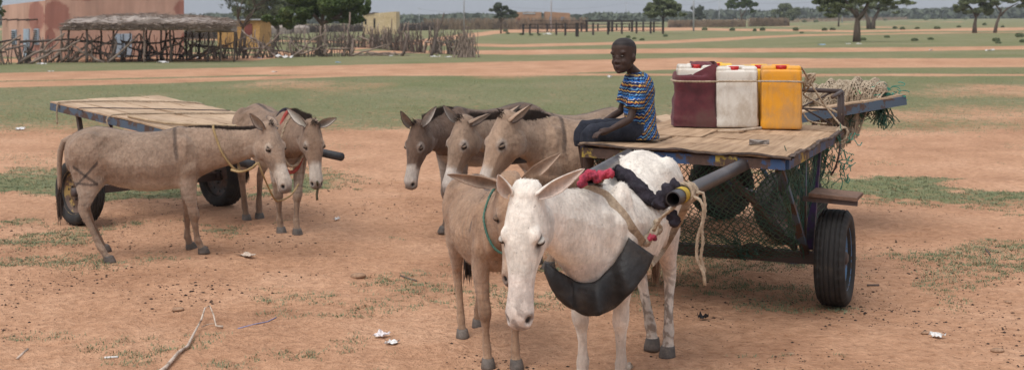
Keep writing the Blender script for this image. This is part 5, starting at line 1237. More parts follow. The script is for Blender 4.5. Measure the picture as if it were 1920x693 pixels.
rope('wooden_pole', [on3(xr + 1.35, ym - wy + .04, .02), on3(xr + 1.9, ym - wy + .10, .025), on3(XF3 - .1, ym - .1, .03)], .014, pm('stick_wood', (.34, .24, .15), (.46, .34, .22), 12, .8, bd=0), strands=False, label='thin bare pole lying along the near edge of the flat cart', cat='pole')
# ================================================================== JERRYCANS
def plastic(name, c1, c2, dirt, rough=.42):
    m, n, l, b = newmat(name); c = ramp(n, l, noise(n, l, 3, 4, .6), [(.3, c1), (.7, c2)])
    c = mixc(n, l, ramp(n, l, noise(n, l, 5.5, 7, .75, stretch=(1, 1, .6)), [(.43, 0.0), (.60, .8)]), c, dirt)
    l.new(c, b.inputs['Base Color']); b.inputs['Roughness'].default_value = rough; b.inputs['Specular IOR Level'].default_value = .4
    bump(n, l, b, noise(n, l, 9, 4), .35, .006); return m
ORG = plastic('orange_plastic', (.68, .29, .02), (.74, .34, .03), (.46, .25, .10)); WHP = plastic('milky_plastic', (.62, .57, .50), (.68, .64, .58), (.42, .34, .26))
YELP = plastic('yellow_plastic', (.70, .40, .03), (.74, .44, .04), (.4, .25, .1)); REDC = plastic('red_cap', (.50, .02, .02), (.56, .03, .03), (.3, .05, .04))
MAR, n, l, b = newmat('maroon_cloth')
c = ramp(n, l, noise(n, l, 5, 6, .7), [(.3, (.055, .014, .018)), (.52, (.115, .022, .030)), (.72, (.15, .032, .042))])
c = mixc(n, l, ramp(n, l, noise(n, l, 2.6, 5, .7), [(.48, 0.0), (.62, .6)]), c, (.09, .055, .04))
l.new(c, b.inputs['Base Color']); b.inputs['Roughness'].default_value = .95; b.inputs['Sheen Weight'].default_value = .1
bump(n, l, b, math_(n, l, 'ADD', noise(n, l, 11, 5, .6, stretch=(1, 1, .5)), noise(n, l, 190, 2)), .5, .007)
def rrect(hx, hy, z, r, n=8, grooves=None):
    out = []; r = min(r, hx * .95, hy * .95)
    for q, (sx, sy) in enumerate(((1, 1), (-1, 1), (-1, -1), (1, -1))):
        for k in range(n + 1):
            a = math.pi / 2 * (q + k / n); out.append(Vector((sx * (hx - r) + r * math.cos(a), sy * (hy - r) + r * math.sin(a), z)))
    # subdivide the straight front/back/side runs so that ribs can be pressed in
    res = []
    for i, p in enumerate(out):
        res.append(p); q_ = out[(i + 1) % len(out)]
        if i % (n + 1) == n:
            m = 24
            for t in range(1, m): res.append(p.lerp(q_, t / m))
    if grooves:
        for p in res:
            for gx, w, d in grooves:
                if abs(abs(p.x) - gx) < w and abs(p.y) > hy * .8: p.y -= math.copysign(d * (1 - abs(abs(p.x) - gx) / w), p.y)
                if abs(abs(p.y) - gx * hy / hx) < w and abs(p.x) > hx * .9: p.x -= math.copysign(d * .7, p.x)
    return res
def jerrycan(label, loc, yaw, w, d, h, mat, cloth=False, lean=0.0, capx=0.0):
    r = empty('jerrycan', loc, yaw, label=label, cat='jerrycan', group='jerrycans on the cart'); r.rotation_euler = (0, lean, yaw)
    mb = MB(); hx, hy = w / 2, d / 2; rg = []
    gr = [(hx * .60, .008, .008), (hx * .72, .008, .007), (hx * .84, .008, .006)]
    for z, k, rad in ((0, .93, .02), (.006, .97, .024), (.018, 1, .026), (.05, 1.0, .026), (.085, .988, .026), (.10, 1.0, .026), (h * .45, 1.012, .028), (h * .76, 1.0, .028), (h * .78, .985, .028), (h * .80, 1.0, .028), (h * .90, .99, .03), (h * .935, .965, .03)):
        rg.append(rrect(hx * k, hy * k, z, rad, grooves=gr if .05 < z < h * .9 else None))
    rg.append(rrect(hx * .88, hy * .86, h * .945, .045)); rg.append(rrect(hx * .5, hy * .5, h * .948, .03))
    mb.loft(rg)
    if not cloth or True:
        for s in (-1, 1):   # raised shoulders either side of the handle well
            sh = [[p * 1.0 + Vector((s * hx * .60, 0, 0)) for p in rrect(hx * .36 * k, hy * .92 * k, z, .022)] for z, k in ((h * .88, 1.0), (h * .965, 1.0), (h * .988, .94), (h * 1.0, .80), (h * 1.002, .3))]
            mb.loft(sh)
    body = mb.build('can_body', mat, r); 
    for p in body.data.polygons: pass
    hb = MB(); hb.tube([(-hx * .45, hy * .25, h * .955), (-hx * .40, hy * .25, h * .99), (hx * .40, hy * .25, h * .99), (hx * .45, hy * .25, h * .955)], .012, 8); hb.build('handle', mat, r)
    cb = MB(); cb.tube([(capx, -hy * .52, h * .93), (capx, -hy * .52, h * 1.005)], [.036, .034], 20)
    for k in range(20): a = 2 * math.pi * k / 20; cb.box((capx + .0355 * math.cos(a), -hy * .52 + .0355 * math.sin(a), h * .985), (.003, .003, .02))
    cb.build('cap', REDC, r)
    return r
def deckpt(px, py, x_): return None
def put(px, X_): 
    return None
# bottoms stand on the deck plane
def on_deck(px, D):
    X = (px - 960) * D / FPX; q = W2C((X, D, 0)); return Vector((X, D, dz(q.x, q.y) + .012))
yj = R(-9)
jerrycan('orange jerrycan with red cap, right end of the front row on the cart', on_deck(1464, 9.22), yj, .292, .20, .450, ORG)
jerrycan('milky white jerrycan with red cap between the maroon wrapped and the orange one', on_deck(1381, 9.28), yj + R(3), .305, .20, .435, WHP, lean=-.01, capx=-.02)
mj = jerrycan('jerrycan wrapped in dark maroon cloth with white neck and red cap showing', on_deck(1302, 9.33), yj + R(6), .275, .20, .440, WHP, lean=.02, capx=.0)
# cloth around it: sags and wrinkles, left low at the front neck
mb = MB(); rg = []
for i in range(26):
    t = i / 25; z = -.004 + t * .440; k = 1.12 + .03 * math.sin(t * 9) + (.05 if t < .14 else 0) - .12 * max(0, t - .86) / .14
    ring_ = []
    for p in rrect(.1375 * k, .102 * k, 0, .045, 8):
        a = math.atan2(p.y, p.x); wr = .008 * math.sin(a * 7 + t * 5) + .012 * (float(fbm(a * 2.2 + 9, t * 7, 3, 3)) - .5) * 2
        zz = z + (.03 * math.cos(a - .3) if t > .9 else 0) * t - (.045 * max(0, math.cos(a + 2.2)) if t > .85 else 0)
        ring_.append(Vector((p.x * (1 + wr * 4) + .004 * math.sin(t * 14), p.y * (1 + wr * 4), max(zz, -.004))))
    rg.append(ring_)
mb.loft(rg, cap=False); cl = mb.build('cloth_wrap', MAR, mj)
mb = MB(); rg = []
for i in range(9):
    t = i / 8; k = 1 - .75 * t; rg.append([Vector((p.x * k + .03 * t, p.y * k + .02 * t + .012, .427 + .028 * math.sin(t * 3) + .012 * float(fbm(p.x * 40, p.y * 40 + t, 2, 4)))) for p in rrect(.128, .095, 0, .045, 8) ])
mb.loft([[p if p.x > -.02 - .0 * p.y else Vector((max(p.x, -.035), p.y, p.z)) for p in r_] for r_ in rg], cap=False); mb.build('cloth_fold', MAR, mj)
jerrycan('yellow jerrycan in the back row glimpsed between maroon and white ones', on_deck(1340, 9.56) + Vector((0, 0, 0)), yj + R(2), .27, .19, .445, YELP)
jerrycan('yellow jerrycan in the back row glimpsed between white and orange ones', on_deck(1424, 9.50), yj + R(4), .27, .19, .44, YELP)
rope('rope', [P(1508, 168, 9.45), P(1506, 155, 9.30), P(1502, 154, 9.075), P(1480, 153, 9.065), P(1425, 152.5, 9.115), P(1380, 152.5, 9.145), P(1338, 153, 9.165), P(1300, 153, 9.175), P(1266, 152, 9.20), P(1262, 148, 9.36), P(1300, 140, 9.70), P(1420, 142, 9.66), P(1500, 150, 9.55)], .0085, ROPE, label='pale rope tied round the row of jerrycans', cat='rope')
knot = MB(); rk = random.Random(4)
for i in range(7):
    c0 = P(1518, 150, 9.38); knot.tube([c0 + Vector((.035 * math.cos(t + i), rk.uniform(-.02, .02), .045 * math.sin(t + i * 1.3))) for t in [k * .7 for k in range(9)]], .0085, 5)
knot.build('rope_knot', ROPE, label='knot where rope ends meet right of the orange jerrycan', cat='rope')
for pts, lb in (([(1492, 124, 9.2), (1503, 128, 9.3), (1512, 142, 9.36), (1520, 152, 9.38)], 'rope end rising from orange jerrycan top to the knot'),
                ([(1518, 152, 9.38), (1530, 172, 9.36), (1552, 205, 9.36), (1576, 234, 9.30), (1588, 243, 9.22)], 'rope running down from the knot to the deck corner'),
                ([(1520, 158, 9.38), (1510, 172, 9.45), (1507, 178, 9.5), (1540, 196, 9.5), (1578, 215, 9.42)], 'slack rope crossing under the rusty rail'),
                ([(1506, 212, 9.3), (1516, 226, 9.28), (1535, 231, 9.25), (1550, 232, 9.25)], 'rope end lying on the deck beside the orange jerrycan'),
                ([(1576, 270, 9.0), (1573, 290, 8.98), (1566, 315, 8.98), (1558, 328, 9.0)], 'brown rope end hanging from the deck corner')):
    rope('rope', [P(*p) for p in pts], .009, ROPE if 'brown' not in lb else RUST, label=lb, cat='rope')
kb = MB()
for i in range(6): c0 = C2W(-.88, .665, 1.035); kb.tube([c0 + Vector((.04 * math.cos(t + i), .03 * math.sin(t * 1.4), .05 * math.sin(t + i * 1.1))) for t in [k * .7 for k in range(8)]], .008, 5)
kb.build('rope_knot', ROPE, label='lashing knotted round the deck corner rail', cat='rope')
# stick and crushed can on deck
rope('stick', [P(1322, 250, 9.02), P(1350, 247, 9.02), P(1400, 243, 9.0), P(1428, 240, 9.0)], .012, pm('pale_bark', (.28, .20, .14), (.46, .36, .27), 30, .9, 80, .004), strands=False, label='thin stick lying on the deck in front of the jerrycans', cat='stick')
mb = MB(); c0 = C2W(.70, .20, 0); c0.z = dz(.70, .2) + .012
c0 = P(1422, 270, 7.95); q_ = W2C(c0); c0.z = dz(q_.x, q_.y) + .014
for (dx, L_, h_) in ((0, .125, .028), (.01, .10, .018)):
    mb.add([c0 + Vector((-L_ / 2, -.03, 0)), c0 + Vector((L_ / 2, -.025, .0)), c0 + Vector((L_ / 2 - .01, .03, .004)), c0 + Vector((-L_ / 2 + .01, .03, 0)), c0 + Vector((-L_ / 2 + .006, -.022, h_)), c0 + Vector((0, -.03, h_ * .55)), c0 + Vector((L_ / 2 + .004, -.012, h_)), c0 + Vector((L_ / 2 - .02, .03, h_ * .8)), c0 + Vector((-L_ / 2 + .01, .028, h_))],
           [(0, 1, 6, 5, 4), (1, 2, 7, 6), (2, 3, 8, 7), (3, 0, 4, 8), (4, 5, 8), (5, 6, 7), (5, 7, 8)])
mb.build('crushed_packet', pm('tattered_foil', (.33, .28, .24), (.10, .07, .055), 25, .5, 50, .004), None, False, label='crushed foil packet lying on the plywood deck before the orange jerrycan', cat='litter')

# netting heaped over the tail of the second cart
NETB = pm('beige_net_twine', (.33, .25, .175), (.46, .37, .27), 12, .9, bd=0)
def heap(u, v):
    D = 11.62 - .60 * min(v / .55, 1) - .06 * max(0, v - .55)
    px = 1488 + 158 * u - 30 * max(0, v - .55) * (u > .3)
    zt = 1.87 - (188 - 15 * u - 33) * 11.1 / 2400          # lies on the tipped deck
    lump = .075 * math.sin(math.pi * min(1, max(0, u))) ** .5 * math.sin(math.pi * min(1, .15 + v / .7)) if v < .6 else .03
    z = zt + max(lump, 0) + .02 * math.sin(u * 37 + v * 9)
    if v > .55: z -= (v - .55) * (.25 + .85 * math.exp(-((u - .62) / .22) ** 2))
    return Vector(((px - 960) * D / FPX, D - .02, z))
for q in range(4):
    netting(lambda u, v, q=q: heap(u, v) + Vector((.02 * q, -.014 * q + .01 * math.sin(u * 40 + q), .016 * q + .016 * math.sin(u * 23 + q * 2))), 46, 30, .0065, 'fishing_net', NETB, None, rc, wob=1.0, hole=.06, label=('bottom layer of beige fishing net heaped over the tipped cart tail', 'second layer of beige fishing net on the cart tail', 'third layer of beige fishing net on the cart tail', 'topmost layer of beige fishing net on the cart tail')[q], cat='net')
TEAL = pm('teal_net_twine', (.03, .20, .14), (.07, .30, .22), 12, .8, bd=0)
ident = lambda p: Vector(p)
t_ = tangle('green_twine', P(1648, 171, 11.05), (.16, .06, .05), 60, .004, TEAL, None, rc, loc=ident, label='bright green twine tangle lying on the cart tail corner', cat='twine')
t_ = tangle('green_twine', P(1604, 174, 11.0), (.07, .05, .06), 20, .0045, pm('lime_twine', (.14, .32, .12), (.2, .4, .18), 12, .8, bd=0), None, rc, loc=ident, label='small lime green twine tuft half buried in the beige net', cat='twine')
mb = MB()
for i in range(46):
    pts = [P(1655 + rc.uniform(-6, 6) - i % 3 * 3, 192 + rc.uniform(-3, 3), 11.0)]
    for q in range(5): pts.append(pts[-1] + Vector((rc.uniform(-.03, .036), rc.uniform(-.02, .02), -.045 * rc.uniform(.5, 1.2))))
    mb.tube(pts, .0045, 4, False)
mb.build('green_twine', NETG, label='dark green strands dangling from the cart tail end', cat='twine')
mb = MB()
for i in range(60):
    a_ = P(1560 + 90 * i / 60 + rc.uniform(-8, 8), 222 - 28 * i / 60 + rc.uniform(-5, 10), 10.95); pts = [a_]
    for q in range(4): pts.append(pts[-1] + Vector((rc.uniform(-.05, .05), rc.uniform(-.02, .02), rc.uniform(-.05, .03))))
    mb.tube(pts, .0045, 4, False)
mb.build('green_twine', NETG, label='dark green net fringe along the near edge of the tipped deck', cat='twine')

# ================================================================== THE BOY
B0 = on_deck(1198, 8.12); bf = Vector((-.985, -.17, 0)).normalized(); bl = Vector((-bf.y, bf.x, 0)); yb_ = math.atan2(bf.y, bf.x)
boy = empty('person', B0, yb_, label='boy in patterned blue and yellow shirt and dark shorts sitting on the cart edge', cat='person')
def BP(p): d = Vector(p) - B0; return np.array((d.dot(bf), d.dot(bl), d.z))
def BD(v): v = Vector(v); return np.array((v.dot(bf), v.dot(bl), v.z))
def limb(mb, pts, rad, n=16, flat=1.0):
    pts = [np.array(p, float) for p in pts]; m = len(pts); rings = []
    # densify
    P2 = []; R2 = []
    for i in range(m - 1):
        for k in range(4): t = k / 4; P2.append(pts[i] * (1 - t) + pts[i + 1] * t); R2.append(rad[i] * (1 - t) + rad[i + 1] * t)
    P2.append(pts[-1]); R2.append(rad[-1]); mb.tube([Vector(p) for p in P2], R2, n); return mb
def remeshed(mb, name, mat, parent, voxel, it, colfn=None, post=None):
    me = bpy.data.meshes.new('tmp'); me.from_pydata(mb.v, [], mb.f); me.update(); t = bpy.data.objects.new('tmp', me); COL.objects.link(t)
    r = t.modifiers.new('r', 'REMESH'); r.mode = 'VOXEL'; r.voxel_size = voxel; s_ = t.modifiers.new('s', 'SMOOTH'); s_.factor = .5; s_.iterations = it
    em = bpy.data.meshes.new_from_object(t.evaluated_get(bpy.context.evaluated_depsgraph_get())); bpy.data.objects.remove(t)
    em.polygons.foreach_set('use_smooth', [True] * len(em.polygons)); em.materials.clear(); em.materials.append(mat); em.name = name
    N = len(em.vertices); co = np.empty(N * 3); em.vertices.foreach_get('co', co); co = co.reshape(-1, 3); no = np.empty(N * 3); em.vertices.foreach_get('normal', no); no = no.reshape(-1, 3)
    if post: co = post(co, no); em.vertices.foreach_set('co', co.ravel().astype(np.float32)); em.update()
    if colfn: setcol(em, 'col', colfn(co, no))
    o = bpy.data.objects.new(name, em); COL.objects.link(o); o.parent = parent; return o
SKIN, n, l, b = newmat('dark_skin'); at = n.new('ShaderNodeAttribute'); at.attribute_name = 'col'
l.new(mixc(n, l, 1.0, at.outputs['Color'], ramp(n, l, noise(n, l, 30, 4, .6), [(.3, .82), (.7, 1.15)]), 'MULTIPLY'), b.inputs['Base Color']); b.inputs['Roughness'].default_value = .58; b.inputs['Specular IOR Level'].default_value = .28
bump(n, l, b, noise(n, l, 160, 3), .25, .001)
X_, Y_, Z_ = V3((1, 0, 0)), V3((0, 1, 0)), V3((0, 0, 1))
bb = MB()
spine = [(0, .05, .120, .088), (-.004, .12, .104, .080), (.0, .20, .098, .076), (.008, .28, .104, .078), (.012, .335, .112, .072), (.018, .372, .094, .058), (.026, .398, .052, .044)]
bb.loft([ring(V3((x, 0, z)), Y_, X_, hw * .82, hd_ * .82, hd_ * .82, 28, 2.3) for x, z, hw, hd_ in [(0, .0, .11, .085)] + spine])
spine = [(x, z * 1.085, a * 1.03, c) for x, z, a, c in spine]
hc = BP(P(1170, 104, 8.05)); nb = V3((.020, 0, .405))
limb(bb, [nb, (nb + hc) / 2 + V3((.0, 0, -.015)), hc + V3((-.01, 0, -.04))], [.042, .032, .038])
hdv = BD(Vector((-.60, -.80, -.04)).normalized()); hup = nrm(V3((.06, .0, 1)) - hdv * V3((.06, 0, 1)).dot(hdv)); hsd_ = np.cross(hup, hdv)   # left of the face
HS = 1.07
def FP_(f, s, u): return hc + (hdv * f + hsd_ * s + hup * u) * HS
for_h = [(-.100, .020, .064, -.030), (-.093, .031, .076, .0), (-.074, .050, .083, .030), (-.045, .062, .084, .060), (-.012, .066, .082, .082), (.02, .070, .084, .092), (.05, .071, .084, .092), (.075, .062, .074, .080), (.093, .042, .052, .058), (.103, .020, .024, .028)]
bb.loft([ring(FP_((f - bk) / 2, 0, u), hsd_, hdv, hw, (f + bk) / 2, (f + bk) / 2, 28, 2.25) for u, hw, f, bk in for_h])
MF = Matrix([[hdv[i], hsd_[i], hup[i]] for i in range(3)])
for (f, s, u, r_) in ((.086, 0, -.032, (.013, .012, .010)), (.082, .012, -.035, (.009, .008, .008)), (.082, -.012, -.035, (.009, .008, .008)), (.078, 0, -.012, (.009, .010, .018)), (.077, 0, -.058, (.013, .019, .007)), (.075, 0, -.068, (.013, .017, .007)),
                      (.068, .030, .020, (.009, .024, .012)), (.068, -.030, .020, (.009, .024, .012)), (.0, .068, -.018, (.014, .011, .025)), (.0, -.068, -.018, (.014, .011, .025)), (.058, .032, -.035, (.020, .018, .022)), (.058, -.032, -.035, (.020, .018, .022)), (.066, 0, -.092, (.016, .018, .012))):
    bb.ball(FP_(f, s, u), r_, 12, 8, MF)
for s in (1, -1):
    sh_ = V3((.016, s * .114, .365))
    if s > 0:
        el = BP(P(1181, 224, 7.93)); wr = BP(P(1142, 244, 7.88)); 
    else:
        el = V3((.075, -.17, .165)); wr = V3((.205, -.115, .105))
    hd = wr + nrm(wr - el) * .03
    limb(bb, [sh_, sh_ * .45 + el * .55, el, el * .6 + wr * .4, wr], [.034, .028, .023, .023, .015])
    # hand resting over the knee: palm, four fingers and a thumb
    dr = nrm((wr - el) * V3((1, 1, .5))); sdv = nrm(np.cross(Z_, dr)); up_ = np.cross(dr, sdv)
    limb(bb, [wr, wr + dr * .03, wr + dr * .06], [.017, .023, .022])
    bb.ball(wr + dr * .038, (.034, .027, .013), 12, 8, Matrix([[dr[i], sdv[i], up_[i]] for i in range(3)]))
    for q, (o_, L_) in enumerate(((-.021, .050), (-.007, .058), (.007, .055), (.020, .044))):
        a0 = wr + dr * .062 + sdv * o_; a1 = a0 + dr * L_ * .5 + sdv * o_ * .25 - up_ * .004; a2 = a1 + dr * L_ * .42 - up_ * .02
        limb(bb, [a0, a1, a2], [.0082, .0078, .0062], 8)
    th0 = wr + dr * .018 + sdv * (-.022 * s); limb(bb, [th0, th0 + dr * .025 + sdv * (-.016 * s) - up_ * .006, th0 + dr * .050 + sdv * (-.018 * s) - up_ * .014], [.011, .009, .007], 8)
kneeL = BP(P(1106, 250, 7.98)); legs_ = []
for s in (1, -1):
    hp = V3((.01, s * .06, .06)); kn = kneeL * 1.0 if s > 0 else kneeL + V3((.01, -.16, .01)); an = kn + V3((.015, 0, -.33)) if s > 0 else kn + V3((-.03, 0, -.33))
    limb(bb, [hp, hp * .5 + kn * .5, kn, kn * .7 + an * .3, an], [.066, .056, .043, .040, .024])
    limb(bb, [an + V3((-.02, 0, -.01)), an + V3((.03, 0, -.035)), an + V3((.10, 0, -.05)), an + V3((.13, 0, -.052))], [.030, .028, .024, .014]); legs_.append((hp, kn, an))
def skincol(co, no):
    rel = (co - hc) / HS; f = rel @ hdv; s = rel @ hsd_; u = rel @ hup; c = np.tile(V3((.050, .028, .021)), (len(co), 1))
    inh = np.linalg.norm(rel, axis=1) < .14
    def bl_(m, k): nonlocal c; m = np.clip(m, 0, 1)[:, None]; c = c * (1 - m) + V3(k) * m
    hair = inh * sst(.040, .052, u + .25 * np.clip(-f, -.1, .1) * 1 + .006 * (fbm(s * 60, f * 60, 2, 2) - .5)); hair = np.maximum(hair, inh * (f < -.02) * (u > -.055)); bl_(hair * .85, (.013, .010, .010))
    for q in (1, -1):
        bl_(inh * sst(.015, .008, np.sqrt(((s - q * .030) * .62) ** 2 + (u - .002) ** 2)) * (f > .05) * .6, (.022, .013, .011)); bl_(inh * sst(.0042, .002, np.abs(u - .020)) * (np.abs(s - q * .031) < .019) * (f > .05) * .35, (.015, .010, .009))
    bl_(inh * sst(.012, .006, np.abs(u + .064)) * (np.abs(s) < .019) * (f > .06) * .5, (.07, .034, .030)); bl_(inh * sst(.0025, .001, np.abs(u + .065)) * (np.abs(s) < .016) * (f > .06), (.02, .01, .01))
    bl_(inh * sst(.035, .0, np.abs(f - .085) + np.abs(s) * .6 + np.abs(u + .03)) * .35, (.055, .032, .024))  # nose tip highlight, painted into the skin colour as a lighter spot
    return c
remeshed(bb, 'body', SKIN, boy, .0046, 5, skincol)
EW, n, l, b = newmat('eye_white'); b.inputs['Base Color'].default_value = (.20, .17, .15, 1); b.inputs['Roughness'].default_value = .6
for s in (1, -1):
    e = MB(); e.ball(FP_(.0720, s * .030, .001), (.0062, .0085, .0034), 12, 8, MF); eo = e.build('eye', EW, boy)
    e = MB(); e.ball(FP_(.0750, s * .029, .001), (.0040, .0050, .0040), 10, 7, MF); e.build('iris', pm('dark_iris', (.012, .008, .006), (.018, .012, .009), 9, .5, bd=0), eo)
# shirt with printed bands
SH, n, l, b = newmat('printed_shirt'); tc = n.new('ShaderNodeTexCoord'); sp = n.new('ShaderNodeSeparateXYZ'); l.new(tc.outputs['Object'], sp.inputs[0])
Xo, Yo, Zo = sp.outputs
u_ = math_(n, l, 'ADD', Xo, math_(n, l, 'MULTIPLY', Yo, .8))
back = math_(n, l, 'GREATER_THAN', math_(n, l, 'MULTIPLY', Xo, -1.0), .005)
zz = math_(n, l, 'ADD', Zo, math_(n, l, 'MULTIPLY', math_(n, l, 'MULTIPLY', Xo, 1.25), back))
zig = math_(n, l, 'PINGPONG', math_(n, l, 'MULTIPLY', u_, 46.0), .5)
v_ = math_(n, l, 'ADD', math_(n, l, 'MULTIPLY', zz, 10.0), math_(n, l, 'MULTIPLY', zig, .17))
fr_ = math_(n, l, 'FRACT', v_)
navy = (.016, .026, .075); blue = (.03, .17, .42); sky_ = (.14, .30, .42); yel = (.58, .36, .09); orn = (.48, .15, .04); whi = (.52, .48, .42); blk = (.02, .02, .03)
cr = ramp(n, l, fr_, [(0, navy), (.10, yel), (.17, navy), (.27, sky_), (.35, navy), (.45, orn), (.50, yel), (.57, navy), (.68, whi), (.72, blue), (.83, navy), (.92, sky_)], True)
chk = n.new('ShaderNodeTexChecker'); chk.inputs['Scale'].default_value = 62; l.new(tc.outputs['Object'], chk.inputs[0]); chk.inputs[1].default_value = (1, 1, 1, 1); chk.inputs[2].default_value = (.30, .38, .75, 1)
cr = mixc(n, l, .85, cr, mixc(n, l, 1.0, cr, chk.outputs[0], 'MULTIPLY')); l.new(cr, b.inputs['Base Color']); b.inputs['Roughness'].default_value = .9; b.inputs['Specular IOR Level'].default_value = .1
bump(n, l, b, noise(n, l, 16, 4, .6), .6, .012)
sb = MB(); 
sb.loft([ring(V3((x - .004, 0, z)), Y_, X_, hw * 1.0 + .016, hd_ + .018, hd_ + .020, 28, 2.3) for x, z, hw, hd_ in [(-.005, .005, .120, .098), (-.006, .03, .124, .098)] + spine[:-1]] + [ring(V3((.022, 0, .428)), Y_, X_, .060, .050, .050, 28, 2.2)])
for s in (1, -1):
    sh_ = V3((.014, s * .117, .375)); el = BP(P(1181, 224, 7.93)) if s > 0 else V3((.075, -.17, .165)); e_ = sh_ * .26 + el * .74 + V3((0, s * .004, 0))
    limb(sb, [sh_ + V3((0, -s * .03, .012)), sh_ * .6 + e_ * .4, e_], [.046, .052, .058])
def wrinkle(co, no): return co + no * ((fbm(co[:, 0] * 16 + co[:, 1] * 9, co[:, 2] * 16, 3, 5) - .5) * .016)[:, None]
remeshed(sb, 'shirt', SH, boy, .007, 3, post=wrinkle)
SHO = pm('dark_navy_cloth', (.012, .014, .022), (.028, .03, .042), 10, .95, 60, .004)
sb = MB(); sb.loft([ring(V3((.0, 0, z)), Y_, X_, .128, .10, .10, 24, 2.3) for z in (.004, .05, .11)])
for hp, kn, an in legs_: e_ = kn * .80 + an * .20 + V3((0, 0, -.04)); limb(sb, [hp, hp * .5 + kn * .5, kn + V3((-.005, 0, .0)), kn * .9 + an * .1, e_], [.080, .070, .060, .060, .060])
remeshed(sb, 'shorts', SHO, boy, .009, 3, post=wrinkle)

# ================================================================== HARNESS
from mathutils.bvhtree import BVHTree
def bvh(root):
    o = [c for c in root.children if c.name.startswith('body')][0]; M = Matrix.Translation(root.location) @ Matrix.Rotation(root.rotation_euler[2], 4, 'Z') @ Matrix.Scale(root.scale[0], 4)
    return BVHTree.FromPolygons([M @ v.co for v in o.data.vertices], [tuple(p.vertices) for p in o.data.polygons])
TW = bvh(DW); TA = bvh(DA); TB = bvh(DB); TF = bvh(DF); TC = bvh(DC); TE = bvh(DE); TD_ = bvh(DD)
def on(tree_, px, py, off=.01, D=None):
    o = Vector((0, 0, CH)); d = (P(px, py, 10) - o).normalized()
    h = tree_.ray_cast(o, d)
    if h[0] is None: return P(px, py, D or 6)
    return h[0] + h[1] * off if h[1].dot(d) < 0 else h[0] - d * off
def band(name, edges, mat, th, label, cat, parent=None, tw=.0, folds=0.0):
    """edges: list of (inner, outer) world points; a thick curved strip"""
    mb = MB(); rg = []; m = len(edges); n_ = 9; rb = random.Random(3)
    E = []
    for i in range(m - 1):
        for k in range(5):
            t = k / 5; E.append((edges[i][0].lerp(edges[i + 1][0], t), edges[i][1].lerp(edges[i + 1][1], t)))
    E.append(edges[-1])
    for it in range(2): E = [E[0]] + [((E[i - 1][0] + E[i][0] * 2 + E[i + 1][0]) / 4, (E[i - 1][1] + E[i][1] * 2 + E[i + 1][1]) / 4) for i in range(1, len(E) - 1)] + [E[-1]]
    for i, (a, c) in enumerate(E):
        t = (E[min(i + 1, len(E) - 1)][0] - E[max(i - 1, 0)][0]).normalized(); w = c - a; nn_ = t.cross(w).normalized()
        if nn_.y > 0: nn_ = -nn_
        up_ = [a + w * (k / (n_ - 1)) + nn_ * (th * .5 + .12 * w.length * math.sin(math.pi * k / (n_ - 1)) * tw + folds * math.sin(k * 2.2 + i * .4)) for k in range(n_)]
        dn_ = [p - nn_ * th for p in reversed(up_)]; rg.append(up_ + dn_)
    mb.loft(rg); return mb.build(name, mat, parent, True, label=label, cat=cat)
RUBBER = pm('scuffed_black_rubber', (.013, .012, .012), (.026, .024, .024), 5, .55, 24, .012, c3=(.075, .062, .052), spec=.35)
WEB = pm('beige_webbing', (.30, .225, .155), (.42, .33, .24), 14, .9, 60, .004, c3=(.22, .15, .10))
REDR = pm('red_rag', (.30, .02, .035), (.48, .06, .10), 16, .9, 50, .02, c3=(.10, .02, .04)); DRAG = pm('dark_rag', (.016, .013, .018), (.035, .028, .038), 20, .95, 60, .02)
inn = [(1026, 492), (1046, 507), (1068, 522), (1093, 532), (1118, 527), (1138, 510), (1156, 488), (1170, 464), (1180, 446)]
out = [(1024, 512), (1040, 552), (1068, 576), (1098, 591), (1124, 592), (1152, 576), (1184, 549), (1212, 512), (1225, 478)]
dd = [6.16, 6.10, 6.06, 6.03, 6.03, 6.07, 6.12, 6.22, 6.32]
ed = []
for a_, c_, D_ in zip(inn, out, dd):
    p = on(TW, *a_, .014, D_); q = on(TW, *c_, .014, D_); D1 = min(p.y, D_ + .25); D1 = p.y if p.y < D_ + .35 else D_
    D2 = min(q.y, D1 + .05); D2 = max(min(D2, D1 + .06), D1 - .08); ed.append((P(*a_, D1 - .012), P(*c_, D2 - .015)))
band('breast_collar', ed, RUBBER, .022, 'black rubber breast collar cut from a tyre, slung across the white donkey chest', 'harness', tw=.9)
def strap(name, pts, w, mat, label, tree_=TW, off=.008, th=.006, D=None, cat='strap'):
    ctr_ = [on(tree_, x, y, off, D) for x, y in pts]; e = []
    for i, p in enumerate(ctr_):
        t = (ctr_[min(i + 1, len(ctr_) - 1)] - ctr_[max(i - 1, 0)]).normalized(); vd = Vector((0, -1, .15)).normalized(); s_ = t.cross(vd).normalized() * w / 2; e.append((p - s_, p + s_))
    return band(name, e, mat, th, label, cat)
strap('strap', [(1092, 352), (1112, 358), (1135, 368), (1152, 385), (1168, 405), (1180, 424), (1192, 442), (1203, 456)], .045, WEB, 'beige webbing strap running over white donkey shoulder down to the collar')
strap('strap', [(1222, 492), (1240, 470), (1254, 444), (1268, 420), (1280, 398), (1290, 376)], .042, WEB, 'beige strap slanting from collar end up to the shaft tip', D=6.35)
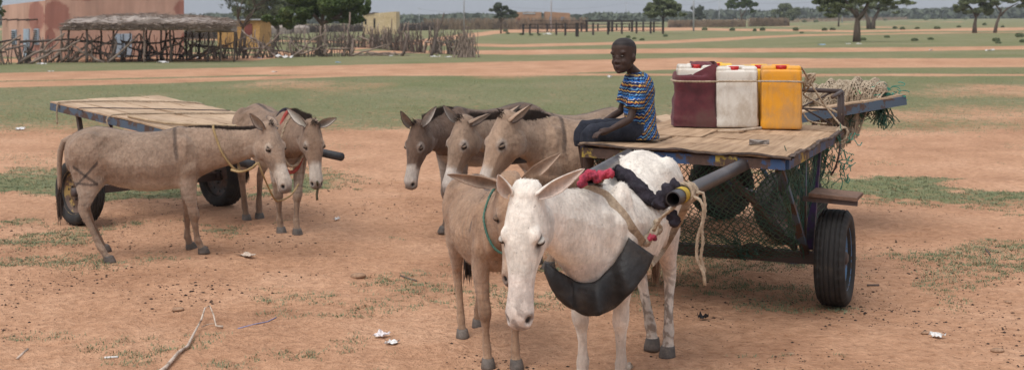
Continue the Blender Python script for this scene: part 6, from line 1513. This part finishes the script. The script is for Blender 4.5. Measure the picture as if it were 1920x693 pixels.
def rag(name, pts, r, mat, label, D, tree_=TW, seed=1, cat='rag', off=None, follow=True):
    rr = random.Random(seed); P_ = [on(tree_, x, y, (off or r * .7), D) if follow else P(x, y, D) for x, y in pts]; mb = MB(); L = []
    for i in range(len(P_) - 1):
        for k in range(8): L.append(P_[i].lerp(P_[i + 1], k / 8))
    L.append(P_[-1]); n_ = 18; rings = []; prev = None
    for i, p in enumerate(L):
        t = (L[min(i + 1, len(L) - 1)] - L[max(i - 1, 0)]).normalized(); u = t.orthogonal().normalized() if prev is None else (prev - t * prev.dot(t)).normalized(); prev = u; w = t.cross(u)
        env = min(1, .35 + i / 4, .35 + (len(L) - 1 - i) / 4)
        rings.append([p + (u * math.cos(a) + w * math.sin(a)) * r * env * (1 + .20 * math.sin(3 * a + i * .75) + .35 * (float(fbm(a * 1.4 + seed, i * .35, 3, seed)) - .5) * 2) for a in [2 * math.pi * k / n_ for k in range(n_)]])
    mb.loft(rings); return mb.build(name, mat, None, True, label=label, cat=cat)
rag('rag', [(1086, 352), (1094, 336), (1104, 326), (1120, 332), (1136, 326), (1152, 324)], .022, REDR, 'twisted red and pink rag wound round the left shaft tip', 5.98, follow=False, seed=3)
rag('saddle_roll', [(1150, 324), (1164, 332), (1180, 345), (1196, 362), (1212, 378), (1230, 385), (1246, 380)], .036, DRAG, 'dark cloth roll laid over the white donkey back between the shafts', 6.6, seed=5)
rag('rag', [(1238, 392), (1240, 376), (1252, 362), (1264, 352), (1276, 348)], .040, DRAG, 'navy black rag bundled on the shaft beside its yellow tape', 6.28, follow=False, seed=8)
rag('rag', [(1256, 392), (1262, 408), (1268, 425)], .028, DRAG, 'black strap end hanging beneath the right shaft', 6.3, follow=False, seed=9)
rag('rag', [(1202, 458), (1208, 446), (1218, 436), (1228, 428), (1224, 412)], .022, WEB, 'knotted beige strap end on the white donkey flank', 6.3, seed=11, follow=True)
rag('rag', [(1204, 448), (1212, 440), (1221, 446)], .014, REDR, 'scrap of red cloth poking out of the strap knot', 6.22, seed=12, off=.03)
rope('rope', [P(1226, 432, 6.25), P(1238, 410, 6.2), P(1252, 398, 6.15), P(1266, 386, 6.12)], .010, ROPE, label='short rope from strap knot to the right shaft tip', cat='rope')
# rope lashing on the right shaft and its hanging loops
mb = MB(); side_ = sdr.cross(Vector((0, 0, 1))).normalized(); upv = side_.cross(sdr)
pts = []
for i in range(44):
    a_ = i * .62; pts.append(onR(.19 + .07 * (i / 44) + .02 * math.sin(i * .5)) + (side_ * math.cos(a_) + upv * math.sin(a_)) * .047)
rope('rope', pts, .010, ROPE, label='rope lashing wound round the right shaft by the yellow tape', cat='rope')
k0 = onR(.24)
rope('rope', [k0 + side_ * -.05, P(1313, 375, 6.2), P(1318, 410, 6.2), P(1309, 440, 6.2), P(1306, 470, 6.2), P(1308, 490, 6.2), P(1319, 512, 6.2), P(1322, 534, 6.2)], .0095, ROPE, label='rope end hanging straight down from the right shaft', cat='rope')
rope('rope', [k0 + side_ * .05, P(1318, 362, 6.28), P(1322, 395, 6.28), P(1316, 425, 6.28), P(1318, 455, 6.28), P(1314, 480, 6.28), P(1320, 505, 6.28), P(1321, 530, 6.28)], .0095, ROPE, label='second rope end hanging beside the first from the shaft', cat='rope')

def neck_loop(root, i0, i1, k, name, r, mat, label, cat='rope', strands=True, n_=30, drop=0.0, arc=None):
    nr, loc, yaw, sc = root_info[root.name]; pts = []
    for q in range(n_ + 1):
        a = q % n_; ang_ = 2 * math.pi * a / n_; t = .5 - .5 * math.sin(ang_); j = i0 + (i1 - i0) * t
        j0 = min(int(j), len(nr) - 2); f = j - j0; idx_ = int(a / n_ * 30) % 30
        c0 = sum(nr[j0]) / 30 * (1 - f) + sum(nr[j0 + 1]) / 30 * f; p = nr[j0][idx_] * (1 - f) + nr[j0 + 1][idx_] * f
        p = c0 + (p - c0) * k - V3((0, 0, drop * t)); x, y, z = p * sc; cy, sy = math.cos(yaw), math.sin(yaw)
        pts.append(Vector((loc[0] + x * cy - y * sy, loc[1] + x * sy + y * cy, loc[2] + z)))
    return rope(name, pts, r, mat, label=label, cat=cat, strands=strands)
neck_loop(DA, 5, 8, 1.10, 'neck_rope', .010, ROPEY, 'tan rope loop round the neck of the side standing donkey', drop=.05)
rope('lead_rope', [on(TA, 434, 318, .02, 9.9), on(TA, 450, 322, .02, 9.8), on(TA, 470, 316, .02, 9.7), on(TA, 482, 306, .012, 9.7)], .012, ROPEY, label='tan rope joining neck loop and jaw of the left donkey', cat='rope')
rope('lead_rope', [on(TA, 484, 304, .012, 9.7), P(492, 325, 9.72), P(502, 348, 9.8), P(514, 372, 9.9), P(524, 376, 10.2), P(545, 366, 10.6), P(560, 345, 10.8)], .008, ROPEY, label='slack lead rope dipping between the two left donkeys', cat='rope')
neck_loop(DB, 5, 3, 1.08, 'neck_rope', .014, ROPE, 'pale rope collar round the neck of the forward facing donkey', drop=.06)
neck_loop(DB, 3, 2, 1.06, 'neck_strap', .018, pm('red_webbing', (.30, .05, .04), (.40, .09, .07), 20, .9, bd=0), 'dull red strap hanging round the forward facing donkey neck', 'strap', strands=False, drop=.10)
neck_loop(DB, 1, 0, 1.02, 'pad', .022, DRAG, 'dark padded harness strap behind the forward facing donkey neck', 'strap', strands=False)
rope('strap', [on(TB, 594, 340, .02, 10.5), P(596, 352, 10.5), P(594, 365, 10.5), P(595, 375, 10.5)], .010, pm('olive_strap', (.08, .07, .04), (.12, .10, .06), 10, .8, bd=0), strands=False, label='short dark strap dangling below the forward facing donkey muzzle', cat='strap')
neck_loop(DF, 3, 2, 1.03, 'neck_rope', .006, ROPE, 'thin cord round the neck of the tan donkey beside the boy')
neck_loop(DC, 5, 4, 1.16, 'neck_rope', .0075, ROPEG, 'thin green rope round the brown donkey neck', strands=True)
strap('strap', [(1087, 236), (1089, 248), (1090, 262), (1091, 280)], .05, WEB, 'pale girth strap on the tan donkey just left of the boy', TF)
# ================================================================== SMALL THINGS ON THE GROUND
def gpt(px, py, z=0.0): g = G(px, py); g.z = ghz(g.x, g.y) + z; return g
BONE = pm('bleached_stick', (.40, .30, .23), (.58, .47, .38), 10, .85, 30, .004, c3=(.25, .17, .12))
s_ = empty('dry_branch', gpt(345, 655), label='long pale peeled branch with curled splintered tip lying in the foreground', cat='branch')
def rel(p): return Vector(p) - s_.location
mb = MB(); pts = [gpt(292, 704, .012), gpt(310, 689, .012), gpt(334, 668, .018), gpt(352, 652, .015), gpt(362, 634, .02), gpt(376, 612, .03)]
mb.tube([rel(p) for p in pts], [.012, .011, .010, .009, .007, .005], 10); mb.build('stem', BONE, s_)
mb = MB(); mb.tube([rel(gpt(377, 613, .04)), rel(gpt(384, 600, .06)), rel(gpt(393, 598, .07)), rel(gpt(400, 606, .05)), rel(gpt(405, 616, .02)), rel(gpt(418, 616, .01))], [.007, .005, .005, .005, .005, .009], 6); mb.tube([rel(gpt(380, 617, .02)), rel(gpt(392, 613, .02)), rel(gpt(404, 612, .015))], [.004, .003, .002], 5); mb.build('splinter', BONE, s_)
def sheet(label, px, py, w, h, mat, seed, up=.6, cat='litter', name='plastic_scrap'):
    rr = random.Random(seed); g = gpt(px, py, .006); n_ = 7; vs = []
    for i in range(n_ + 1):
        for j in range(n_ + 1):
            u = i / n_ - .5; v = j / n_ - .5; e = 1 - .25 * rr.random() * (abs(u) > .4 or abs(v) > .4)
            vs.append((u * w * e + .3 * v * w, v * h * e * .8, abs(float(fbm(i * .7 + seed, j * .7, 2, seed)) - .4) * up * h + .004))
    fs = [(i * (n_ + 1) + j, i * (n_ + 1) + j + 1, (i + 1) * (n_ + 1) + j + 1, (i + 1) * (n_ + 1) + j) for i in range(n_) for j in range(n_)]
    q = len(vs); mb = MB(); mb.add(vs + [(x, y, z + .0015) for x, y, z in vs], fs + [tuple(q + k for k in reversed(f)) for f in fs]); o = mb.build(name, mat, None, False, label=label, cat=cat); o.location = g; o.rotation_euler[2] = rr.uniform(-.6, .6); return o
BAG, n, l, b = newmat('thin_white_plastic'); b.inputs['Base Color'].default_value = (.78, .72, .72, 1); b.inputs['Roughness'].default_value = .35; b.inputs['Transmission Weight'].default_value = .25
WPAP = pm('white_litter', (.62, .60, .58), (.75, .73, .71), 8, .7, bd=0); BLUL = pm('pale_blue_litter', (.25, .42, .60), (.35, .50, .66), 8, .6, bd=0); BLK = pm('black_scrap', (.015, .015, .018), (.03, .03, .033), 10, .7, 30, .01)
sheet('crumpled translucent white plastic scrap, the upper of the touching pair', 716, 631, .075, .11, BAG, 3, .55)
sheet('crumpled white plastic scrap, the lower right of the touching pair', 735, 642, .07, .09, WPAP, 5, .5)
sheet('torn white paper scrap beside a small brown stone at lower right', 1757, 635, .07, .09, WPAP, 8, .7)
sheet('small white scrap on sand right of the cart', 1611, 272, .06, .05, WPAP, 9, .5)
sheet('crumpled black plastic scrap beneath the cart shafts at the right', 1318, 606, .05, .09, BLK, 10, 1.2)
sheet('dark rag lying on the sand between axle and wheel', 1487, 498, .10, .05, BLK, 12, .5)
sheet('pale dry leaf scrap near the front hooves of left donkey', 462, 481, .14, .10, BONE, 13, .4, 'leaf', 'dry_leaf')
sheet('pale grey triangular scrap on sand right of the forward facing donkey', 631, 413, .05, .12, WPAP, 14, .5)
sheet('white scrap of plastic on the grass at far left', 38, 243, .16, .2, WPAP, 15, .5)
sheet('white scrap among grass above the boy and the donkeys', 1143, 146, .13, .25, WPAP, 16, .8)
for i, (x, y, w, m_, lb) in enumerate(((78, 121, .35, WPAP, 'white litter on the ground at the foot of the leftmost fence'), (95, 135, .2, WPAP, 'white speck of litter on the grass under the leftmost fence'), (535, 109, .7, WPAP, 'largest white rubbish heap at the foot of the stick fence'), (487, 110, .2, BLUL, 'blue scrap at the fence foot left of the largest rubbish'),
                               (634, 118, .22, BLUL, 'blue scrap on the grass right of the green tree'), (600, 105.5, .2, WPAP, 'white scrap right at the foot of the green tree'), (733, 105.5, .22, WPAP, 'white scrap amid the lying pale logs'), (816, 107.5, .4, WPAP, 'white rubbish near the brush heap, left part'), (840, 108, .3, WPAP, 'white rubbish touching the brush heap'), (885, 104, .3, WPAP, 'white scrap caught in the brush heap'),
                               (1027, 65, .9, WPAP, 'white rubbish beside the pen front posts'), (515, 136, .2, WPAP, 'white speck on the sandy track at left'), (1395, 140 + 6, .2, WPAP, 'white scrap on the grass behind the orange jerrycan'), (1541, 85, .4, BLUL, 'pale blue scrap left of the big broad tree'), (1590, 83, .3, WPAP, 'white scrap left of the big trunk'), (1610, 83, .3, WPAP, 'white scrap at the base of the big trunk'), (1745, 95, .3, WPAP, 'white speck on the right grass band'), (1856, 96, .5, WPAP, 'pale scrap on the sandy track at far right'), (305, 118.5, .45, WPAP, 'white rubbish below the shelter door'), (372, 109, .3, WPAP, 'white litter under right part of the shelter'))):
    sheet(lb, x, y, w, w * .6, m_, 30 + i, .8)
STONE = pm('ochre_stone', (.25, .15, .09), (.36, .22, .14), 8, .9, 30, .01)
for x, y, r_, lb in ((672, 520, .045, 'flat ochre stone lying left of the brown donkey legs'), (1736, 629, .022, 'small round brown stone beside the torn paper scrap'), (1870, 660, .03, 'small brown stone at the lower right edge'), (1484 - 1150, 584, .03, 'small flat stone above the peeled branch'), (1890, 567, .02, 'small grey stone at right edge'), (1482, 661, .02, 'small dark stone in a grass tuft at the bottom')):
    g = gpt(x, y, r_ * .25); mb = MB(); rgs = random.Random(int(x)); mb.ball((0, 0, 0), (r_ * 1.3, r_, r_ * .5), 12, 8); mb.v = [tuple(c * (1 + .22 * (float(vnoise(v[0] * 40 + x, v[1] * 40 + v[2] * 60)) - .5)) for c in v) for v in mb.v]; o = mb.build('stone', STONE, label=lb, cat='stone'); o.location = g
for pts, r_, m_, lb in (([(32, 672), (52, 659)], .007, BONE, 'short pale twig at the lower left corner'), ([(196, 669), (221, 669)], .006, WPAP, 'thin white straw lying at lower left'), ([(751, 518), (765, 521), (781, 526)], .007, STICKD, 'thin dark twig on sand left of the brown donkey'), ([(1626, 538), (1648, 537)], .008, STICKD, 'short dark twig right of the cart wheel'), ([(1848, 470), (1857, 478)], .008, STICKD, 'small bent twig near the right edge'),
                        ([(446, 617), (478, 608), (502, 602), (518, 595)], .0035, pm('lilac_cord', (.25, .24, .38), (.32, .30, .45), 5, .7, bd=0), 'thin lilac cord lying right of the peeled branch'), ([(1178, 693), (1180, 684), (1184, 688)], .012, BONE, 'pale leaf scrap between white donkey legs at the bottom')):
    mb = MB(); mb.tube([gpt(*p, r_ * .8) for p in pts], r_, 6); mb.build('twig' if 'cord' not in lb else 'cord', m_, label=lb, cat='twig' if 'cord' not in lb else 'cord')
